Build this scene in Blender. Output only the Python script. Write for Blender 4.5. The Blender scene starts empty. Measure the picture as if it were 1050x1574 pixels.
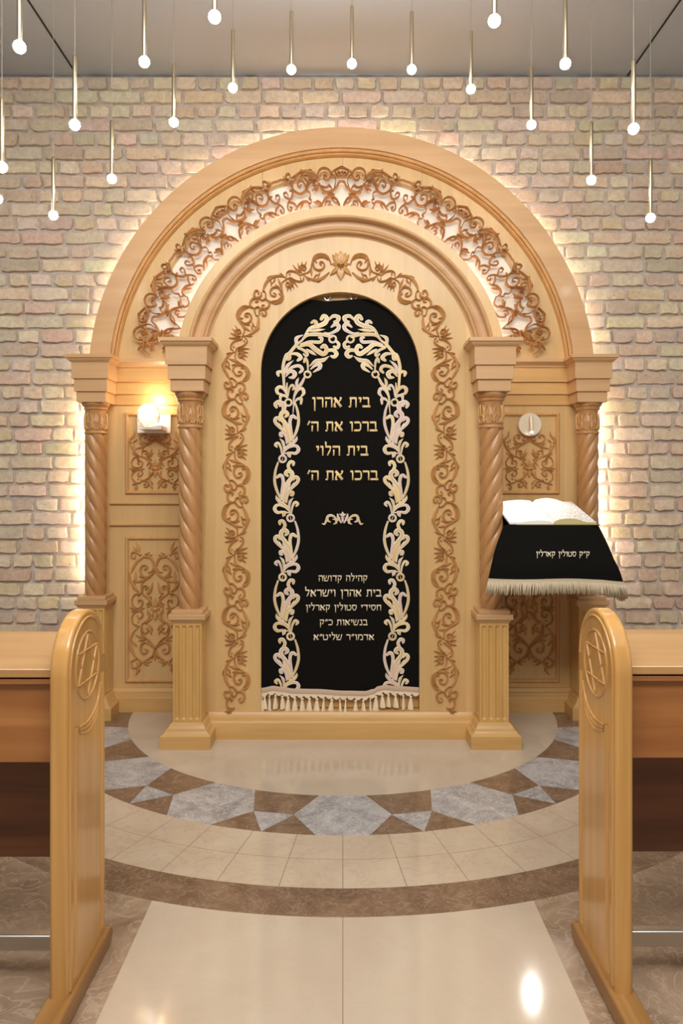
import bpy, math, random
from mathutils import Vector, noise as mnoise

SC = bpy.context.scene
COL = SC.collection
PI = math.pi
random.seed(7)

# ------------------------------------------------------------------ camera
F, CX, CY, H = 1127.0, 527.0, 742.0, 1.5      # focal length in pixels, principal point, eye height
cam_d = bpy.data.cameras.new('camera')
cam = bpy.data.objects.new('camera', cam_d)
COL.objects.link(cam)
cam.location = (0, 0, H)
cam.rotation_euler = (PI / 2, 0, 0)
cam_d.sensor_width = 36
cam_d.sensor_fit = 'AUTO'
cam_d.lens = F / 1574 * 36
cam_d.shift_x = -(CX - 525) / 1574
cam_d.shift_y = -(787 - CY) / 1574
cam_d.clip_start = 0.05
SC.camera = cam

# ------------------------------------------------------------------ ambient and added fill light
world = bpy.data.worlds.new('world')
SC.world = world
world.use_nodes = True
world.node_tree.nodes['Background'].inputs[0].default_value = (1.0, 0.985, 0.96, 1)
world.node_tree.nodes['Background'].inputs[1].default_value = 0.20

def area_light(name, loc, size, size_y, energy, color, rot=(0, 0, 0)):
    d = bpy.data.lights.new(name, 'AREA')
    d.shape = 'RECTANGLE'
    d.size, d.size_y, d.energy, d.color = size, size_y, energy, color
    o = bpy.data.objects.new(name, d)
    o.location, o.rotation_euler = loc, rot
    COL.objects.link(o)
    return o

area_light('overhead_fill', (0, 1.2, 4.2), 3.6, 1.8, 62, (1.0, 0.98, 0.94))  # unseen soft fill added overhead, no fixture of the room
area_light('front_fill', (0, 0.2, 4.15), 3.6, 1.2, 112, (1.0, 0.98, 0.94), (math.radians(56), 0, 0))  # added fill tilted at the ark to brighten its upper part

SC.view_settings.view_transform = 'Standard'
SC.view_settings.look = 'None'
SC.view_settings.exposure = 0.5
SC.view_settings.gamma = 1
SC.view_settings.use_curve_mapping = False

# ------------------------------------------------------------------ materials
def srgb(r, g, b):
    f = lambda c: (c / 255 / 12.92) if c / 255 <= 0.04045 else ((c / 255 + 0.055) / 1.055) ** 2.4
    return (f(r), f(g), f(b), 1)

def new_mat(name):
    m = bpy.data.materials.new(name)
    m.use_nodes = True
    nt = m.node_tree
    return m, nt, nt.nodes['Principled BSDF']

def plain(name, col, rough=0.5, metal=0.0, spec=0.5, emit=None, emit_s=0.0, coat=0.0):
    m, nt, b = new_mat(name)
    b.inputs['Base Color'].default_value = col
    b.inputs['Roughness'].default_value = rough
    b.inputs['Metallic'].default_value = metal
    b.inputs['Specular IOR Level'].default_value = spec
    b.inputs['Coat Weight'].default_value = coat
    if emit:
        b.inputs['Emission Color'].default_value = emit
        b.inputs['Emission Strength'].default_value = emit_s
    return m

def N(nt, typ, **kw):
    n = nt.nodes.new(typ)
    for k, v in kw.items():
        setattr(n, k, v)
    return n

def ramp(nt, fac, stops):
    r = nt.nodes.new('ShaderNodeValToRGB')
    e = r.color_ramp.elements
    while len(e) < len(stops):
        e.new(0.5)
    for el, (p, c) in zip(e, stops):
        el.position, el.color = p, c
    nt.links.new(fac, r.inputs[0])
    return r.outputs[0]

def mix(nt, fac, a, b, blend='MIX'):
    n = nt.nodes.new('ShaderNodeMix')
    n.data_type, n.blend_type = 'RGBA', blend
    for sock, v in ((n.inputs[0], fac), (n.inputs[6], a), (n.inputs[7], b)):
        if hasattr(v, 'is_linked'):
            nt.links.new(v, sock)
        else:
            sock.default_value = v
    return n.outputs[2]

def wood(name, c1, c2, axis='z', rough=0.38, scale=1.0, planks=0.0, coat=0.15, figure=0.5):
    """fine grained wood; axis is the direction the grain runs along"""
    m, nt, b = new_mat(name)
    tc = N(nt, 'ShaderNodeTexCoord')
    mp = N(nt, 'ShaderNodeMapping')
    s = {'x': (.8, 13, 13), 'y': (13, .8, 13), 'z': (13, 13, .8)}[axis]
    mp.inputs['Scale'].default_value = [v * scale for v in s]
    nt.links.new(tc.outputs['Object'], mp.inputs['Vector'])
    n1 = N(nt, 'ShaderNodeTexNoise')
    n1.inputs['Scale'].default_value = 2.0
    n1.inputs['Detail'].default_value = 6
    n1.inputs['Distortion'].default_value = 0.6
    nt.links.new(mp.outputs[0], n1.inputs['Vector'])
    col = ramp(nt, n1.outputs['Fac'], [(0.3, c2), (0.7, c1)])
    n2 = N(nt, 'ShaderNodeTexNoise')
    n2.inputs['Scale'].default_value = 2.4
    n2.inputs['Detail'].default_value = 3
    mp2 = N(nt, 'ShaderNodeMapping')
    s2 = {'x': (.6, 3, 3), 'y': (3, .6, 3), 'z': (3, 3, .6)}[axis]
    mp2.inputs['Scale'].default_value = s2
    nt.links.new(tc.outputs['Object'], mp2.inputs['Vector'])
    nt.links.new(mp2.outputs[0], n2.inputs['Vector'])
    tone = ramp(nt, n2.outputs['Fac'], [(0.3, (0.86, 0.84, 0.80, 1)), (0.7, (1.06, 1.06, 1.05, 1))])
    col = mix(nt, figure, col, tone, 'MULTIPLY')
    if planks:
        sx = N(nt, 'ShaderNodeSeparateXYZ')
        nt.links.new(tc.outputs['Object'], sx.inputs[0])
        mu = N(nt, 'ShaderNodeMath', operation='MULTIPLY'); mu.inputs[1].default_value = 1 / planks
        ad = N(nt, 'ShaderNodeMath', operation='ADD'); ad.inputs[1].default_value = 100.0
        fl = N(nt, 'ShaderNodeMath', operation='FLOOR')
        wn = N(nt, 'ShaderNodeTexWhiteNoise', noise_dimensions='1D')
        nt.links.new(sx.outputs['X'], mu.inputs[0]); nt.links.new(mu.outputs[0], ad.inputs[0])
        nt.links.new(ad.outputs[0], fl.inputs[0]); nt.links.new(fl.outputs[0], wn.inputs['W'])
        pt = ramp(nt, wn.outputs['Value'], [(0.0, (0.90, 0.89, 0.85, 1)), (1.0, (1.06, 1.06, 1.08, 1))])
        col = mix(nt, 1.0, col, pt, 'MULTIPLY')
    nt.links.new(col, b.inputs['Base Color'])
    b.inputs['Roughness'].default_value = rough
    b.inputs['Coat Weight'].default_value = coat
    b.inputs['Coat Roughness'].default_value = 0.15
    return m

M = {}
M['maple_v'] = wood('maple_vertical', srgb(218, 174, 108), srgb(208, 162, 94), 'z')
M['maple_panel'] = wood('maple_panel', srgb(228, 190, 132), srgb(220, 180, 121), 'z', planks=0.37)
M['maple_h'] = wood('maple_horizontal', srgb(216, 172, 108), srgb(205, 158, 94), 'x')
M['beech'] = wood('beech_arch', srgb(214, 172, 124), srgb(204, 160, 112), 'x', scale=0.7)
M['beech_v'] = wood('beech_turned', srgb(200, 150, 98), srgb(182, 130, 80), 'z', rough=0.32)
M['carved'] = wood('carved_beech', srgb(219, 173, 115), srgb(206, 156, 98), 'z', rough=0.4)
M['pew'] = wood('pew_varnished', srgb(220, 168, 98), srgb(202, 148, 80), 'z', rough=0.22, coat=0.5)
M['pew_top'] = wood('pew_desk_varnished', srgb(206, 160, 106), srgb(190, 142, 88), 'x', rough=0.12, coat=0.6, scale=0.6)
M['pew_front'] = wood('pew_front_stained', srgb(186, 126, 72), srgb(160, 100, 52), 'x', rough=0.3, coat=0.3, scale=0.6, figure=0.9)
M['walnut'] = wood('walnut_panel', srgb(146, 90, 54), srgb(98, 56, 32), 'x', rough=0.35, scale=0.45, figure=1.0)
M['foot'] = wood('pew_foot', srgb(176, 130, 76), srgb(150, 106, 56), 'y', rough=0.35)
M['velvet'] = plain('black_velvet', (0.0075, 0.0066, 0.0056, 1), 0.9, spec=0.08)
M['velvet'].node_tree.nodes['Principled BSDF'].inputs['Sheen Weight'].default_value = 0.0
M['cream'] = plain('cream_thread', srgb(240, 226, 200), 0.55)
M['tan'] = plain('tan_thread', srgb(222, 190, 138), 0.6)
M['rose'] = plain('rose_thread', srgb(222, 192, 180), 0.6)
M['gold'] = plain('gold_thread', srgb(236, 206, 146), 0.5)
M['ivory'] = plain('ivory_thread', srgb(238, 222, 190), 0.5)
M['braid'] = plain('braid', srgb(204, 176, 150), 0.6)
M['tassel'] = plain('tassel_silk', srgb(240, 222, 192), 0.35)
M['fringe'] = plain('fringe_cotton', srgb(206, 190, 160), 0.7)
M['lens'] = plain('lamp_lens', (1, 1, 1, 1), 0.3, emit=(1.0, 0.96, 0.9, 1), emit_s=8)
M['painted_glow'] = plain('painted_glow_band', srgb(238, 230, 212), 0.5, emit=(1.0, 0.97, 0.91, 1), emit_s=0.06)  # off-white with slight emission: LED glow on the wood put into the colour
M['carved_dark'] = wood('carved_lattice_beech', srgb(200, 146, 88), srgb(184, 128, 72), 'z', rough=0.4)
M['brass'] = plain('satin_brass', srgb(206, 190, 160), 0.32, metal=1.0)
M['cable'] = plain('clear_cable', srgb(170, 160, 146), 0.4)
M['bulb'] = plain('lit_bulb', (1, 1, 1, 1), 0.3, emit=(1.0, 0.975, 0.94, 1), emit_s=52)
M['led'] = plain('led_strip', (1, 1, 1, 1), 0.5, emit=(1.0, 0.93, 0.82, 1), emit_s=150)
M['led_in'] = plain('led_strip_inner', (1, 1, 1, 1), 0.5, emit=(1.0, 0.96, 0.90, 1), emit_s=30)
M['steel'] = plain('brushed_steel', srgb(190, 184, 176), 0.3, metal=1.0)
M['nickel'] = plain('satin_nickel', srgb(240, 226, 200), 0.4, metal=0.35)
M['white'] = plain('white_enamel', srgb(246, 240, 230), 0.3)
M['page'] = plain('paper', srgb(250, 247, 240), 0.7)
M['page_edge'] = plain('page_edges', srgb(206, 190, 132), 0.7)
M['olive'] = plain('olive_cover', srgb(150, 132, 66), 0.5)
M['groove'] = plain('groove_black', srgb(40, 36, 30), 0.8)
M['silver_ring'] = plain('ring_metal', srgb(230, 225, 215), 0.25, metal=0.9)
M['plaster'] = plain('ceiling_paint', srgb(214, 225, 237), 0.9)

m, nt, b = new_mat('printed_page')
tc = N(nt, 'ShaderNodeTexCoord')
mp = N(nt, 'ShaderNodeMapping'); mp.inputs['Scale'].default_value = (120, 55, 1)
nt.links.new(tc.outputs['Object'], mp.inputs[0])
nn = N(nt, 'ShaderNodeTexNoise'); nn.inputs['Scale'].default_value = 1.0; nn.inputs['Detail'].default_value = 2
nt.links.new(mp.outputs[0], nn.inputs['Vector'])
nt.links.new(ramp(nt, nn.outputs['Fac'], [(0.42, srgb(196, 188, 178)), (0.54, srgb(250, 246, 238))]), b.inputs['Base Color'])
b.inputs['Roughness'].default_value = 0.7
M['print'] = m

m, nt, b = new_mat('crystal_glass')
b.inputs['Base Color'].default_value = (1, 0.97, 0.92, 1)
b.inputs['Roughness'].default_value = 0.02
b.inputs['Transmission Weight'].default_value = 0.95
b.inputs['Emission Color'].default_value = (1.0, 0.86, 0.66, 1)
b.inputs['Emission Strength'].default_value = 0.10
M['crystal'] = m

def marble(name, c1, c2, vein, rough=0.085, scale=3.0, vein_amt=0.5, tiles=None, veins=2.0):
    m, nt, b = new_mat(name)
    tc = N(nt, 'ShaderNodeTexCoord')
    n1 = N(nt, 'ShaderNodeTexNoise')
    n1.inputs['Scale'].default_value = scale
    n1.inputs['Detail'].default_value = 8
    n1.inputs['Roughness'].default_value = 0.65
    n1.inputs['Distortion'].default_value = 1.2
    nt.links.new(tc.outputs['Object'], n1.inputs['Vector'])
    col = ramp(nt, n1.outputs['Fac'], [(0.3, c2), (0.7, c1)])
    n2 = N(nt, 'ShaderNodeTexNoise')
    n2.inputs['Scale'].default_value = scale * veins
    n2.inputs['Detail'].default_value = 5
    n2.inputs['Distortion'].default_value = 2.5
    nt.links.new(tc.outputs['Object'], n2.inputs['Vector'])
    v = ramp(nt, n2.outputs['Fac'], [(0.465, (0, 0, 0, 1)), (0.5, (1, 1, 1, 1)), (0.535, (0, 0, 0, 1))])
    mm = N(nt, 'ShaderNodeMath', operation='MULTIPLY'); mm.inputs[1].default_value = vein_amt
    nt.links.new(v, mm.inputs[0])
    col = mix(nt, mm.outputs[0], col, vein)
    nt.links.new(col, b.inputs['Base Color'])
    b.inputs['Roughness'].default_value = rough
    b.inputs['Specular IOR Level'].default_value = 0.45
    return m

M['cream_marble'] = marble('cream_marble', srgb(206, 188, 166), srgb(196, 176, 153), srgb(188, 164, 138), scale=2.2, vein_amt=0.12)
M['beige_marble'] = marble('beige_marble', srgb(208, 189, 165), srgb(194, 172, 147), srgb(180, 150, 122), scale=3.0, vein_amt=0.3)
M['brown_marble'] = marble('brown_marble', srgb(146, 116, 92), srgb(106, 82, 62), srgb(172, 146, 122), scale=6, vein_amt=0.5, rough=0.2)
M['taupe_marble'] = marble('taupe_marble', srgb(184, 158, 132), srgb(132, 106, 84), srgb(208, 188, 164), scale=3.4, vein_amt=0.4, rough=0.2)
M['grey_marble'] = marble('grey_marble', srgb(196, 189, 184), srgb(136, 130, 128), srgb(222, 216, 210), scale=7, vein_amt=0.6, rough=0.2)
M['joint'] = plain('stone_joint', srgb(150, 126, 102), 0.6)

m, nt, b = new_mat('old_brick')
at = N(nt, 'ShaderNodeAttribute', attribute_name='tint')
tc = N(nt, 'ShaderNodeTexCoord')
n1 = N(nt, 'ShaderNodeTexNoise'); n1.inputs['Scale'].default_value = 30; n1.inputs['Detail'].default_value = 7; n1.inputs['Roughness'].default_value = 0.65
nt.links.new(tc.outputs['Object'], n1.inputs['Vector'])
col = mix(nt, 0.9, at.outputs['Color'], ramp(nt, n1.outputs['Fac'], [(0.30, (0.80, 0.77, 0.74, 1)), (0.66, (1.10, 1.10, 1.09, 1))]), 'MULTIPLY')
n2 = N(nt, 'ShaderNodeTexNoise'); n2.inputs['Scale'].default_value = 7; n2.inputs['Detail'].default_value = 4
nt.links.new(tc.outputs['Object'], n2.inputs['Vector'])
col = mix(nt, ramp(nt, n2.outputs['Fac'], [(0.56, (0, 0, 0, 1)), (0.72, (.55, .55, .55, 1))]), col, srgb(204, 162, 134))
n3 = N(nt, 'ShaderNodeTexNoise'); n3.inputs['Scale'].default_value = 75; n3.inputs['Detail'].default_value = 3
nt.links.new(tc.outputs['Object'], n3.inputs['Vector'])
col = mix(nt, 1.0, col, ramp(nt, n3.outputs['Fac'], [(0.27, (0.42, 0.36, 0.32, 1)), (0.34, (1, 1, 1, 1))]), 'MULTIPLY')
nt.links.new(col, b.inputs['Base Color'])
b.inputs['Roughness'].default_value = 0.9
bp = N(nt, 'ShaderNodeBump'); bp.inputs['Strength'].default_value = 0.5; bp.inputs['Distance'].default_value = 0.006
nt.links.new(n1.outputs['Fac'], bp.inputs['Height']); nt.links.new(bp.outputs[0], b.inputs['Normal'])
M['brick'] = m
m, nt, b = new_mat('mortar')
tc = N(nt, 'ShaderNodeTexCoord')
n1 = N(nt, 'ShaderNodeTexNoise'); n1.inputs['Scale'].default_value = 30; n1.inputs['Detail'].default_value = 6
nt.links.new(tc.outputs['Object'], n1.inputs['Vector'])
nt.links.new(ramp(nt, n1.outputs['Fac'], [(0.3, srgb(186, 172, 160)), (0.7, srgb(206, 194, 182))]), b.inputs['Base Color'])
b.inputs['Roughness'].default_value = 0.95
M['mortar'] = m

# ------------------------------------------------------------------ mesh helpers
class MB:
    def __init__(self):
        self.v, self.f, self.m, self.s = [], [], [], []
    def add(self, vs, fs, mat=0, smooth=True):
        o = len(self.v)
        self.v += [tuple(p) for p in vs]
        for f in fs:
            self.f.append(tuple(i + o for i in f)); self.m.append(mat); self.s.append(smooth)
        return self
    def box(self, x0, x1, y0, y1, z0, z1, mat=0):
        vs = [(x, y, z) for x in (x0, x1) for y in (y0, y1) for z in (z0, z1)]
        return self.add(vs, [(0, 1, 3, 2), (4, 6, 7, 5), (0, 4, 5, 1), (2, 3, 7, 6), (0, 2, 6, 4), (1, 5, 7, 3)], mat, False)
    def frustum(self, cx, cy, z0, z1, h0, h1, mat=0):
        vs = [(cx + sx * h, cy + sy * h, z) for z, h in ((z0, h0), (z1, h1)) for sx, sy in ((-1, -1), (1, -1), (1, 1), (-1, 1))]
        return self.add(vs, [(3, 2, 1, 0), (4, 5, 6, 7)] + [(i, (i + 1) % 4, 4 + (i + 1) % 4, 4 + i) for i in range(4)], mat, False)
    def grid(self, rows, mat=0, close_u=False, close_v=False, smooth=True):
        n, k = len(rows), len(rows[0])
        vs = [p for r in rows for p in r]
        fs = []
        for i in range(n if close_v else n - 1):
            for j in range(k if close_u else k - 1):
                a, b2 = i, (i + 1) % n
                c, d = j, (j + 1) % k
                fs.append((a * k + c, a * k + d, b2 * k + d, b2 * k + c))
        return self.add(vs, fs, mat, smooth)
    def lathe(self, prof, cx=0, cy=0, n=24, mat=0, caps=True):
        rows = [[(cx + r * math.cos(2 * PI * j / n), cy + r * math.sin(2 * PI * j / n), z) for j in range(n)] for r, z in prof]
        self.grid(rows, mat, close_u=True)
        if caps:
            o = len(self.v) - n * len(prof)
            self.f.append(tuple(range(o + n - 1, o - 1, -1))); self.m.append(mat); self.s.append(False)
            e = len(self.v) - n
            self.f.append(tuple(range(e, e + n))); self.m.append(mat); self.s.append(False)
        return self
    def tube(self, pts, r, n=8, mat=0, caps=True):
        pts = [Vector(p) for p in pts]
        rr = r if isinstance(r, (list, tuple)) else [r] * len(pts)
        rows = []
        up = Vector((0.13, 0.31, 0.94))
        for i, p in enumerate(pts):
            d = (pts[min(i + 1, len(pts) - 1)] - pts[max(i - 1, 0)]).normalized()
            a = d.cross(up)
            if a.length < 0.05:
                a = d.cross(Vector((1, 0, 0)))
            a.normalize(); b2 = d.cross(a)
            rows.append([p + (a * math.cos(2 * PI * j / n) + b2 * math.sin(2 * PI * j / n)) * rr[i] for j in range(n)])
        self.grid(rows, mat, close_u=True)
        if caps:
            o = len(self.v) - n * len(rows)
            self.f.append(tuple(range(o + n - 1, o - 1, -1))); self.m.append(mat); self.s.append(False)
            e = len(self.v) - n
            self.f.append(tuple(range(e, e + n))); self.m.append(mat); self.s.append(False)
        return self
    def prism(self, poly, emb, h0, h1, mat=0):
        """closed outline poly (2-D) extruded from height h0 to h1 through emb(x, y, h)"""
        n = len(poly)
        vs = [emb(x, y, h0) for x, y in poly] + [emb(x, y, h1) for x, y in poly]
        fs = [tuple(range(n - 1, -1, -1)), tuple(range(n, 2 * n))] + [(i, (i + 1) % n, n + (i + 1) % n, n + i) for i in range(n)]
        return self.add(vs, fs, mat, False)
    def build(self, name, mats, parent=None, bevel=0.0, seg=2, angle=35, sharp=True, origin=None):
        me = bpy.data.meshes.new(name)
        off = Vector((0, 0, 0))
        if origin is not None:
            off = Vector(origin)
        elif parent is not None:
            off = root_of(parent)
        me.from_pydata([Vector(p) - off for p in self.v], [], self.f)
        if not isinstance(mats, (list, tuple)):
            mats = [mats]
        for mm in mats:
            me.materials.append(mm)
        me.polygons.foreach_set('material_index', self.m)
        me.polygons.foreach_set('use_smooth', [True] * len(self.f))
        me.update()
        fix_normals(me)
        if sharp:
            me.set_sharp_from_angle(angle=math.radians(angle))
        o = bpy.data.objects.new(name, me)
        COL.objects.link(o)
        if parent is not None:
            o.parent = parent
        else:
            o.location = off
        if bevel:
            bv = o.modifiers.new('bevel', 'BEVEL')
            bv.width, bv.segments, bv.limit_method, bv.angle_limit = bevel, seg, 'ANGLE', math.radians(40)
        return o

def fix_normals(me):
    import bmesh
    bm = bmesh.new(); bm.from_mesh(me)
    bmesh.ops.recalc_face_normals(bm, faces=bm.faces)
    bm.to_mesh(me); bm.free()

def root_of(o):
    v = Vector((0, 0, 0))
    while o is not None:
        v += o.location
        o = o.parent
    return v

def thing(name, label, cat, loc=(0, 0, 0), group=None):
    o = bpy.data.objects.new(name, None)
    o.empty_display_size = 0.1
    COL.objects.link(o)
    o.location = loc
    return tag(o, label, cat, group)

def tag(o, label, cat, group=None):
    o['label'], o['category'] = label, cat
    if group:
        o['group'] = group
    return o

def struct(o):
    o['kind'] = 'structure'
    return o

def P(px, py, Z):
    return Vector(((px - CX) * Z / F, Z, H + (CY - py) * Z / F))

def flat(Z):
    """photograph-sized drawing coordinates laid on the upright plane at depth Z"""
    k = Z / F
    return lambda x, y, h: ((x - CX) * k, Z - h, H + (CY - y) * k)

# ------------------------------------------------------------------ carved strokes
CARVE = [(-1, 0), (-.84, .72), (-.45, 1), (0, .58), (.45, 1), (.84, .72), (1, 0)]
CORD = [(-1, 0), (-.75, .8), (-.5, .7), (0, .9), (.5, .7), (.75, .8), (1, 0)]
BEAD = [(-1, 0), (-.75, .7), (0, 1), (.75, .7), (1, 0)]

def spline(pts, sub):
    if len(pts) == 2:
        (x0, y0), (x1, y1) = pts
        return [(x0 + (x1 - x0) * t / sub, y0 + (y1 - y0) * t / sub) for t in range(sub + 1)], [t / sub for t in range(sub + 1)]
    q = [(2 * pts[0][0] - pts[1][0], 2 * pts[0][1] - pts[1][1])] + list(pts) + [(2 * pts[-1][0] - pts[-2][0], 2 * pts[-1][1] - pts[-2][1])]
    out, ts = [], []
    for i in range(1, len(q) - 2):
        p0, p1, p2, p3 = q[i - 1:i + 3]
        for s in range(sub):
            t = s / sub
            out.append(tuple(0.5 * (2 * p1[k] + (p2[k] - p0[k]) * t + (2 * p0[k] - 5 * p1[k] + 4 * p2[k] - p3[k]) * t * t
                                    + (3 * p1[k] - p0[k] - 3 * p2[k] + p3[k]) * t ** 3) for k in (0, 1)))
            ts.append((i - 1 + t) / (len(pts) - 1))
    out.append(tuple(pts[-1])); ts.append(1.0)
    return out, ts

def lerp_list(w, t):
    if not isinstance(w, (list, tuple)):
        return w
    x = t * (len(w) - 1)
    i = min(int(x), len(w) - 2)
    return w[i] + (w[i + 1] - w[i]) * (x - i)

def stroke(mb, pts, w, emb, h, prof=CARVE, mats=None, sub=4, lift=0.0, skirt=0.0, wref=None):
    """a ridge of varying width along pts; rounded ends; emb(x, y, height) lays it on a surface"""
    c, ts = spline(pts, sub)
    ws = [lerp_list(w, t) for t in ts]
    n = len(c)
    dirs = []
    for i in range(n):
        a, b = c[max(i - 1, 0)], c[min(i + 1, n - 1)]
        d = (b[0] - a[0], b[1] - a[1]); l = math.hypot(*d) or 1
        dirs.append((d[0] / l, d[1] / l))
    sec = []
    if ws[0] > 3:
        for k in (.97, .6):
            sec.append(((c[0][0] - dirs[0][0] * ws[0] / 2 * k, c[0][1] - dirs[0][1] * ws[0] / 2 * k), dirs[0], ws[0] * math.sqrt(1 - k * k), math.sqrt(1 - k * k)))
    for i in range(n):
        sec.append((c[i], dirs[i], ws[i], 1.0))
    if ws[-1] > 3:
        for k in (.6, .97):
            sec.append(((c[-1][0] + dirs[-1][0] * ws[-1] / 2 * k, c[-1][1] + dirs[-1][1] * ws[-1] / 2 * k), dirs[-1], ws[-1] * math.sqrt(1 - k * k), math.sqrt(1 - k * k)))
    wm = wref or max(ws)
    rows = []
    for (x, y), (dx, dy), wd, hs in sec:
        hh = h * hs * (0.45 + 0.55 * min(1, wd / wm))
        row = []
        pr = prof
        if skirt:
            pr = [(-1, -skirt / max(hh, 1e-6))] + list(prof) + [(1, -skirt / max(hh, 1e-6))]
        for u, v in pr:
            row.append(emb(x - dy * u * wd / 2, y + dx * u * wd / 2, lift + v * hh))
        rows.append(row)
    if mats is None:
        mb.grid(rows, 0, close_u=bool(skirt))
    else:
        k = len(prof)
        for j in range(k - 1):
            mb.grid([r[j:j + 2] for r in rows], mats[j])
    return mb

def dome(mb, x, y, r, emb, h, n=10, mat=0, lift=0.0):
    rows = [[emb(x + r * q * math.cos(2 * PI * j / n), y + r * q * math.sin(2 * PI * j / n), lift + h * math.sqrt(max(0, 1 - q * q))) for j in range(n)] for q in (1, .8, .5, .1)]
    return mb.grid(rows, mat, close_u=True)

def ring(mb, x, y, r, w, emb, h, prof=BEAD, mats=None, lift=0.0):
    pts = [(x + r * math.cos(2 * PI * j / 20), y + r * math.sin(2 * PI * j / 20)) for j in range(21)]
    return stroke(mb, pts, w, emb, h, prof, mats, sub=1, lift=lift)

def leaf(mb, x0, y0, x1, y1, w, emb, h, bend=0.0, prof=CARVE, mats=None, lift=0.0, skirt=0.0):
    mx, my = (x0 + x1) / 2 - (y1 - y0) * bend, (y0 + y1) / 2 + (x1 - x0) * bend
    return stroke(mb, [(x0, y0), (mx, my), (x1, y1)], [w * .45, w * .95, w * .85, w * .06], emb, h, prof, mats, sub=4, lift=lift, skirt=skirt)

def motif(mb, items, emb, h, prof=CARVE, mats=None, lift=0.0, skirt=0.0):
    """items: ('S', points, width) strokes, ('L', x0,y0,x1,y1,w[,bend]) leaves, ('D', x,y,r) buds, ('R', x,y,r,w) rings"""
    for it in items:
        k = it[0]
        ms = mats() if callable(mats) else mats
        if k == 'S':
            stroke(mb, it[1], it[2], emb, h, prof, ms, lift=lift, skirt=skirt)
        elif k == 'L':
            leaf(mb, *it[1:6], emb, h * .9, bend=(it[6] if len(it) > 6 else 0.0), prof=prof, mats=ms, lift=lift, skirt=skirt)
        elif k == 'D':
            dome(mb, it[1], it[2], it[3], emb, h * 1.15, lift=lift)
        elif k == 'R':
            ring(mb, it[1], it[2], it[3], it[4], emb, h, BEAD if ms is None else prof, ms, lift=lift)
    return mb

# ================================================================== THE ROOM
WALL_Y = 5.02
CEIL_Z = 4.288
FC = (0.0, 4.886)                      # centre of the inlaid floor circles
R1, R2, R3, R4 = 1.373, 1.768, 2.175, 2.355

def pol(r, a):
    return (FC[0] + r * math.cos(a), FC[1] + r * math.sin(a), 0.0)

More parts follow.
